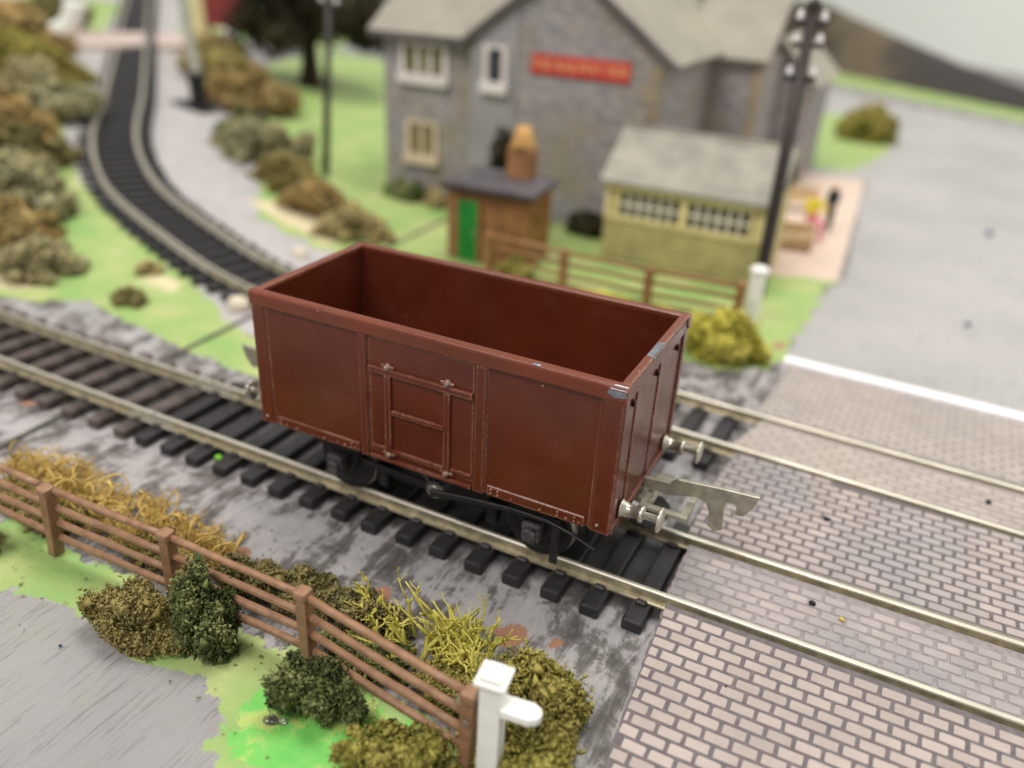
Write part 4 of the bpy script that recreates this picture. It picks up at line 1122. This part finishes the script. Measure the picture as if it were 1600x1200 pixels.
for x0, x1 in ((-2.42, -.2), (.02, 2.2)):
    w = MB().box(x0, x1, -.03, .02, 1.58, 2.5).build('window', dark_glass, sb)
    fr = MB(); fr.box(x0 - .08, x0 + .05, -.09, -.02, 1.56, 2.56, .01).box(x1 - .05, x1 + .08, -.09, -.02, 1.56, 2.56, .01).box(x0 + .05, x1 - .05, -.09, -.02, 2.46, 2.56, .01).box(x0 + .05, x1 - .05, -.09, -.02, 1.56, 1.64, .01)
    fr.build('window_frame', crl, w)
    n = 6
    for k in range(1, n):
        xx = x0 + (x1 - x0) * k / n; MB().box(xx - .055, xx + .055, -.07, -.031, 1.64, 2.46).build('window_bar', white_bar, w)
    MB().box(x0 + .05, x1 - .05, -.075, -.033, 2.0, 2.09).build('window_bar', white_bar, w)
for x in (-2.85, -.09, 2.5): MB().box(x - .09, x + .09 if x < 2 else 2.83, -.08, .02, 1.56, 2.72, .015).build('wall_post', crl, sb)
MB().box(-2.98, 2.88, -.28, -.12, 2.60, 2.80, .02).build('fascia', cr, sb)
rf = MB().prism([(-.34, 2.72), (-.34, 2.82), (1.8, 4.32), (3.95, 2.82), (3.95, 2.72), (1.8, 4.2)], 'x', -3.1, 3.0, .015).build('roof', roof_c, sb)
for k in range(6):
    y0 = -.33 + .36 * k; z0 = 2.83 + (y0 + .34) / 2.14 * 1.5
    MB().prism([(y0, z0), (y0 + .34, z0 + .24), (y0 + .34, z0 + .262), (y0, z0 + .025)], 'x', -3.11, 3.01).build('slate_course', roof_c, rf)
MB().tube([(-3.1, 1.8, 4.34), (3.0, 1.8, 4.34)], .09, 8).build('ridge', roof_c, rf)

# ------------------------------------------------------------------ stone house
def stone_mat():
    t = NT('house_printed_stone'); w = t.coord('World')
    br = t.n('ShaderNodeTexVoronoi'); br.inputs['Scale'].default_value = 3.6
    v2 = t.coord('World', (1, 1, 1.8)); t.l(v2, br.inputs['Vector'])
    sp = t.n('ShaderNodeSeparateColor'); t.l(br.outputs['Color'], sp.inputs[0])
    c = t.ramp(sp.outputs[0], [(0, lin(132, 128, 132)), (.5, lin(152, 148, 152)), (1, lin(168, 162, 160))])
    st = t.ramp(t.noise(w, .5, 5, .65), [(.45, (0, 0, 0, 1)), (.68, (.7, .7, .7, 1))])
    c = t.mix(st, c, lin(150, 138, 112)); t.col(c)
    t.bump(br.outputs['Distance'], .3, .05); return t.set(.8, 0, .25)


stone = stone_mat(); render_g = simple('house_grey_render', lin(156, 154, 157), lin(146, 144, 147), .6, .8)
slate = simple('house_slate_roof', lin(156, 150, 138), lin(138, 133, 124), .5, .75); slate_d = simple('roof_edge_dark', lin(104, 98, 98), lin(84, 80, 80), 1, .8)
wwhite = simple('house_window_white', lin(232, 224, 222), lin(216, 208, 206), 2, .5); wolive = simple('house_window_glass', lin(124, 116, 76), lin(98, 92, 58), 1.5, .3, 0, .5)
sillc = simple('house_sill_cream', lin(222, 204, 178), lin(204, 188, 164), 2, .6)
quoin = simple('house_quoin', lin(160, 146, 122), lin(138, 126, 108), 1, .8)
hs = tag(empty('stone_house', (0, 0, 0)), 'grey stone house with slate roofs and red sign behind the hut', 'house')


def hbox(name, x0, x1, y0, y1, z0, z1, m, parent=None, bev=.02):
    return MB().box(x0, x1, y0, y1, z0, z1, bev).build(name, m, parent or hs)


hbox('wall', -15.1, -10.5, 19.5, 28, 0, 6.6, stone)
gx0, gx1, gm, ge, ga = -10.62, -2.75, -6.68, 6.55, 9.4
MB().prism([(gx0, 0), (gx1, 0), (gx1, ge), (gm, ga), (gx0, ge)], 'y', 19, 30, .015).build('gable_wall', stone, hs)
MB().prism([(gx0 + .05, 0), (-8.6, 0), (-8.55, 8.0), (gx0 + .05, ge)], 'y', 18.93, 19.02, .01).build('rendered_strip', render_g, hs)


def slab(name, pts, th_, m, parent=None):
    vs = [Vector(p) for p in pts]; n = (vs[1] - vs[0]).cross(vs[2] - vs[0]).normalized()
    if n.z < 0: n = -n
    V = vs + [v + n * th_ for v in vs]; k = len(vs)
    return mesh_obj(name, V, [tuple(range(k)), tuple(range(k, 2 * k))[::-1]] + [(i, (i + 1) % k, k + (i + 1) % k, k + i) for i in range(k)], m, parent or hs)


rL = slab('roof', [(-15.5, 19.0, 6.45), (-10.2, 19.0, 6.45), (-8.0, 23.8, 9.6), (-15.5, 23.8, 9.6)], .18, slate)
slab('roof', [(-15.5, 28.4, 6.45), (-8, 28.4, 6.45), (-8.0, 23.8, 9.6), (-15.5, 23.8, 9.6)], .18, slate)
MB().box(-15.5, -10.4, 18.92, 19.06, 6.32, 6.62, .02).build('eave_board', slate_d, rL)
gr = slab('roof', [(gx0 - .45, 18.75, ge - .33), (gm, 18.75, ga + .02), (gm, 30, ga + .02), (gx0 - .45, 30, ge - .33)], .2, slate)
slab('verge', [(gx0 - .5, 18.68, ge - .37), (gm, 18.68, ga), (gm, 18.78, ga), (gx0 - .5, 18.78, ge - .37)], .24, slate_d, gr)
gr = slab('roof', [(gx1 + .45, 18.75, ge - .33), (gm, 18.75, ga + .02), (gm, 30, ga + .02), (gx1 + .45, 30, ge - .33)], .2, slate)
slab('verge', [(gx1 + .5, 18.68, ge - .37), (gm, 18.68, ga), (gm, 18.78, ga), (gx1 + .5, 18.78, ge - .37)], .24, slate_d, gr)
for k in range(9): hbox('quoin', gx1 - .5 - (.25 if k % 2 else 0), gx1 + .03, 18.96, 19.3, .1 + .7 * k, .68 + .7 * k, quoin)
# rear wings seen past the gable
hbox('wall', -3.2, -.55, 26, 36, 0, 6.2, stone)
slab('roof', [(-3.6, 25.6, 6.05), (-.3, 25.6, 6.05), (-.3, 30.5, 9.4), (-4.4, 30.5, 9.4)], .2, slate)
hbox('corner_strip', -.95, -.5, 25.9, 26.1, 0, 6.1, quoin)
hbox('wall', -1.4, .9, 30.5, 38, 0, 5.0, stone)
MB().prism([(-1.4, 4.95), (.9, 4.95), (-.9, 6.6)], 'y', 30.5, 38, .01).build('gable_wall', stone, hs)
slab('roof', [(1.2, 30.2, 4.75), (-.9, 30.2, 6.75), (-.9, 38, 6.75), (1.2, 38, 4.75)], .15, slate)
w = hbox('window', -1.2, -.55, 30.42, 30.55, 3.3, 4.6, simple('blue_window', lin(96, 110, 140), lin(78, 92, 124), 2, .3))
hbox('window_bar', -.92, -.83, 30.38, 30.45, 3.3, 4.6, wwhite, w)


def win(x0, x1, z0, z1, y, n, frame=wwhite, sill=wwhite, glass=wolive):
    f = hbox('window', x0, x1, y - .06, y + .05, z0, z1, glass)
    b = MB(); b.box(x0 - .22, x0, y - .14, y, z0 - .2, z1 + .12, .01).box(x1, x1 + .22, y - .14, y, z0 - .2, z1 + .12, .01).box(x0, x1, y - .14, y, z1, z1 + .12, .01)
    b.build('window_frame', frame, f)
    for k in range(1, n): hbox('mullion', x0 + (x1 - x0) * k / n - .09, x0 + (x1 - x0) * k / n + .09, y - .1, y - .062, z0, z1, frame, f)
    hbox('window_sill', x0 - .3, x1 + .3, y - .28, y + .01, z0 - .45, z0 - .02, sill, f)


win(-14.0, -12.15, 5.05, 6.1, 19.5, 3)
win(-13.75, -12.6, 1.75, 3.0, 19.5, 2, sillc, sillc)
win(-9.75, -9.15, 5.15, 6.35, 18.93, 1, wwhite, wwhite, simple('grey_pane', lin(62, 64, 70), lin(50, 52, 58), 2, .3))
sgn_ = hbox('sign_board', -7.95, -3.95, 18.88, 19.02, 5.62, 6.32, simple('sign_red', lin(206, 62, 52), lin(190, 52, 46), 2, .5))
tc = bpy.data.curves.new('sign_lettering', 'FONT'); tc.body = 'THE RAILWAY INN'; tc.size = .52; tc.extrude = .01; tc.align_x = 'CENTER'; tc.align_y = 'CENTER'
to = bpy.data.objects.new('sign_lettering', tc); C.objects.link(to)
dg = bpy.context.evaluated_depsgraph_get(); tm = bpy.data.meshes.new_from_object(to.evaluated_get(dg)); bpy.data.objects.remove(to)
tm.materials.append(simple('sign_letter_paint', lin(240, 190, 140), lin(232, 180, 132), 2, .5))
to = bpy.data.objects.new('sign_lettering', tm); C.objects.link(to); to.parent = sgn_
to.location = (-5.95, 18.866, 5.97); to.rotation_euler = (PI / 2, 0, 0); to.scale = (.88, 1, 1)

# ------------------------------------------------------------------ tree
tr = tag(empty('tree', (-31.79, 35.07, 1.13)), 'dark leafy tree with a thick brown trunk left of the house', 'tree')
tr.scale = (.884, .884, .884)
tb = MB().tube([(0, 0, -.1), (0, 0, .3), (.05, 0, 2.0), (0, .1, 5)], [1.5, .8, .6, .4], 10)
for a in range(6):
    A = a * 1.05; tb.tube([(0, 0, 2.6 + .2 * a), (1.6 * math.cos(A), 1.6 * math.sin(A), 4.2 + .2 * a), (3.4 * math.cos(A), 3.2 * math.sin(A), 5.6)], [.3, .2, .08], 6)
tb.build('trunk', M['bark'], tr)
L = []
rr = random.Random(5)
for i in range(22):
    a = rr.uniform(0, 2 * PI); q = rr.uniform(.2, 1); L.append((5.6 * q * math.cos(a), 4.0 * q * math.sin(a), rr.uniform(3.6, 8.6), rr.uniform(1.3, 2.3), rr.uniform(1.2, 2), rr.uniform(1.0, 1.8)))
foam('crown', L, 14000, .16, 77, M['f_tree'], '', parent=tr)

# ------------------------------------------------------------------ far upper-left corner
fc = [(-40.6, 23.9, 3.2), (-40.6, 34.8, 2.55), (-44.0, 38.2, 2.9), (-44.2, 26.4, 3.55)]
o = mesh_obj('brick_crossing', [(x, y, float(rise(x, y)) + .33) for x, y, z in fc] + [(x, y, z - .2) for x, y, z in fc],
             [(0, 1, 2, 3), (0, 4, 5, 1), (1, 5, 6, 2), (2, 6, 7, 3), (3, 7, 4, 0)], simple('far_crossing_card', lin(206, 188, 182), lin(190, 172, 166), 1, .7))
tag(o, 'pinkish card crossing where the curved track passes it in the distance', 'brick crossing')
rg = tag(empty('white_ring', (-44.0, 25.22, 3.6), .6), 'big white ring standing among bushes in the upper left corner', 'ring')
rg.scale = (.622, .622, .622)
pts = [(3.0 * math.cos(a), 0, 3.6 + 3.2 * math.sin(a)) for a in np.linspace(0, 2 * PI, 25)]
MB().tube(pts, 1.0, 10).build('hoop', M['white'], rg)
rd = tag(empty('red_kiosk', (-40.58, 36.97, 2.3), .4), 'dark red kiosk with white trim left of the dark tree', 'kiosk')
rd.scale = (.757, .757, .757)
redm = simple('kiosk_red', lin(142, 56, 56), lin(124, 46, 48), 1, .6)
hbx = MB().box(-1.6, 1.6, -1, 1, 2.2, 6.2, .05).build('body', redm, rd)
MB().box(-1.8, 1.8, -1.2, 1.2, 6.2, 6.6, .05).build('roof', M['white'], rd)
MB().box(-.2, .7, -1.1, 1, -.05, 2.2, .05).build('pillar', M['white'], rd)
MB().box(-2.9, -1.7, -1, .6, -.05, 6.5, .05).build('side_post', crl, rd)

# ------------------------------------------------------------------ tiny painted figures and benches beside the cabin
def person(name, loc, rz, top, legs, label, sit=True):
    root = tag(empty(name, loc, rz), label, 'person')
    bm = bmesh.new(); me = bpy.data.meshes.new('body')
    if sit:
        J = [((0, 0, .62), .15), ((0, .0, .95), .16), ((0, 0, 1.18), .13), ((0, 0, 1.32), .06), ((0, -.02, 1.48), .105),
             ((.1, -.05, .6), .1), ((.12, -.42, .6), .085), ((.12, -.44, .2), .065), ((.12, -.56, .06), .05),
             ((-.1, -.05, .6), .1), ((-.12, -.42, .6), .085), ((-.12, -.44, .2), .065), ((-.12, -.56, .06), .05),
             ((.2, 0, 1.16), .07), ((.26, -.12, .92), .055), ((.16, -.36, .84), .045), ((-.2, 0, 1.16), .07), ((-.26, -.12, .92), .055), ((-.16, -.36, .84), .045)]
    else:
        J = [((0, 0, 1.12), .15), ((0, .0, 1.4), .16), ((0, 0, 1.66), .14), ((0, 0, 1.8), .06), ((0, -.02, 1.98), .115),
             ((.1, 0, 1.0), .11), ((.12, -.03, .58), .085), ((.12, 0, .12), .06), ((.12, -.12, .05), .05),
             ((-.1, 0, 1.0), .11), ((-.12, .06, .58), .085), ((-.14, .1, .12), .06), ((-.14, 0, .05), .05),
             ((.21, 0, 1.62), .08), ((.27, -.04, 1.32), .06), ((.24, -.2, 1.08), .05), ((-.21, 0, 1.62), .08), ((-.27, -.02, 1.32), .06), ((-.24, -.14, 1.06), .05)]
    E = [(0, 1), (1, 2), (2, 3), (3, 4), (0, 5), (5, 6), (6, 7), (7, 8), (0, 9), (9, 10), (10, 11), (11, 12), (2, 13), (13, 14), (14, 15), (2, 16), (16, 17), (17, 18)]
    me.from_pydata([j[0] for j in J], E, []); o = bpy.data.objects.new('body', me); C.objects.link(o)
    md = o.modifiers.new('skin', 'SKIN'); 
    for v, j in zip(me.skin_vertices[0].data, J): v.radius = (j[1], j[1])
    me.skin_vertices[0].data[0].use_root = True
    o.modifiers.new('sub', 'SUBSURF').levels = 1
    dg = bpy.context.evaluated_depsgraph_get(); m2 = bpy.data.meshes.new_from_object(o.evaluated_get(dg)); bpy.data.objects.remove(o)
    skin = simple('skin_paint', lin(226, 180, 152), lin(214, 168, 140), 3, .5)
    tm_ = simple(name + '_top', top, None, 3, .5); lm_ = simple(name + '_legs', legs, None, 3, .5); hair = simple('hair_paint', lin(70, 52, 40), None, 3, .6)
    for m in (tm_, lm_, skin, hair): m2.materials.append(m)
    waist = .74 if sit else 1.16; neck = 1.27 if sit else 1.76; hd = 1.53 if sit else 2.02
    for pl in m2.polygons:
        c = pl.center; hand = (c.y < -.3 and c.z > .72) if sit else (abs(c.x) > .18 and c.z < 1.15 and c.z > .95)
        pl.material_index = 3 if (c.z > hd or (c.z > neck + .1 and c.y > .03)) else (2 if c.z > neck or hand else (0 if c.z > waist else 1)); pl.use_smooth = True
    b = bpy.data.objects.new('body', m2); C.objects.link(b); b.parent = root
    return root


person('person', (3.45, 24.6, .0), -.6, lin(34, 40, 44), lin(60, 56, 54), 'standing figure in black coat at the edge of the pink paving', False)
person('person', (2.9, 23.2, 0), .5, lin(236, 214, 60), lin(226, 130, 150), 'seated figure in yellow top and pink skirt by the bench').scale = (1.5, 1.5, 1.25)
bn = simple('bench_tan', lin(206, 178, 136), lin(176, 146, 106), 2, .6)
for i, (x, y, rz, lb) in enumerate(((1.7, 27.2, .3, 'tan bench on the pink paving behind the figures'), (2.35, 21.2, .2, 'tan bench on the pink paving nearest the cabin'))):
    b = tag(empty('bench', (x, y, 0), rz), lb, 'bench', 'benches by the cabin')
    MB().box(-1.0, 1.0, -.3, .3, .42, .54, .02).build('seat', bn, b)
    MB().box(-1.0, 1.0, .26, .38, .56, .95, .02).build('backrest', bn, b)
    for s in (-.85, .85):
        MB().box(s - .08, s + .08, -.28, .34, 0, .42, .02).build('leg', simple('bench_leg', lin(120, 92, 64), None, 2, .6), b)
    if i == 1:
        MB().box(-.9, .9, -.32, -.28, .05, .4, .01).build('front_board', bn, b)

# ------------------------------------------------------------------ small debris
blue = simple('blue_crumb', lin(34, 66, 128), None, 3, .5); black = simple('black_crumb', lin(28, 27, 30), None, 3, .6); yel = simple('yellow_crumb', lin(220, 190, 90), None, 3, .6)
grn = simple('green_crumb', lin(130, 205, 60), None, 3, .6)
BLUEX, BLUEY, BLX2, BLY2 = 8.85, 16.4, 9.62, 28.3
DB = [(-.32, -5.18, .045, blue, 'blue crumb on the lime paint below the tall green bush'), (.72, -4.72, .045, blue, 'blue crumb under the fence rails by the third post'), (-3.6, -6.1, .03, blue, 'tiny blue crumb on the grey road at lower left'),
      (BLUEX, BLUEY, .1, blue, 'blurred blue crumb on the far grey road'), (6.35, 2.72, .07, black, 'black crumb on the scuffed brick panel between the tracks'), (6.47, .2, .06, black, 'black flake on the grimy strip between the wagon rails'),
      (6.95, .05, .05, yel, 'yellow crumb on the grimy strip between the wagon rails'), (9.15, 5.0, .06, black, 'dark crumb on the pale strip of the far track'),
      (5.62, -2.2, .02, black, 'tiny black speck on the near brick ramp'), (-5.3, -1.05, .09, grn, 'bright green crumb between two sleepers left of the wagon'), (BLX2, BLY2, .14, blue, 'faint blue crumb further up the far grey road')]
for x, y, r, m, lb in DB:
    zb = 0.0 if (x < 4.2 or y > 10.2) else (TOP + .012 if y > 1 else (TOP - .02 if y > -1 else TOP - (-1.02 - y) * math.tan(sl) + .012))
    mb = MB().ball((x, y, zb + r * .45), r, 7, 5, (1, .8, .6)); mb.v = [(a + random.uniform(-.25, .25) * r, b + random.uniform(-.25, .25) * r, max(zb - .01, c + random.uniform(-.2, .2) * r)) for a, b, c in mb.v]
    tag(mb.build('crumb', m), lb, 'debris')

V, F = [], []
rr = np.random.default_rng(3)
for k in range(420):
    x = rr.uniform(-7, 4.2); y = rr.choice([rr.normal(-4.9, .5), rr.uniform(-3.2, -1.5)])
    if y > -1.45 or y < -8: continue
    c = np.array([x, y, .0]); sz = rr.uniform(.008, .026); q = rr.normal(size=(4, 3)) * sz; q[:, 2] = np.abs(q[:, 2]) * .7
    b = len(V); V += [tuple(c + a) for a in q]; F += [(b, b + 1, b + 2), (b, b + 3, b + 1), (b, b + 2, b + 3), (b + 1, b + 3, b + 2)]
lc = mesh_obj('loose_crumbs', V, F, M['f_dull']); lc['kind'] = 'stuff'; tag(lc, 'loose foam crumbs sprinkled along the foreground fence', 'crumbs')
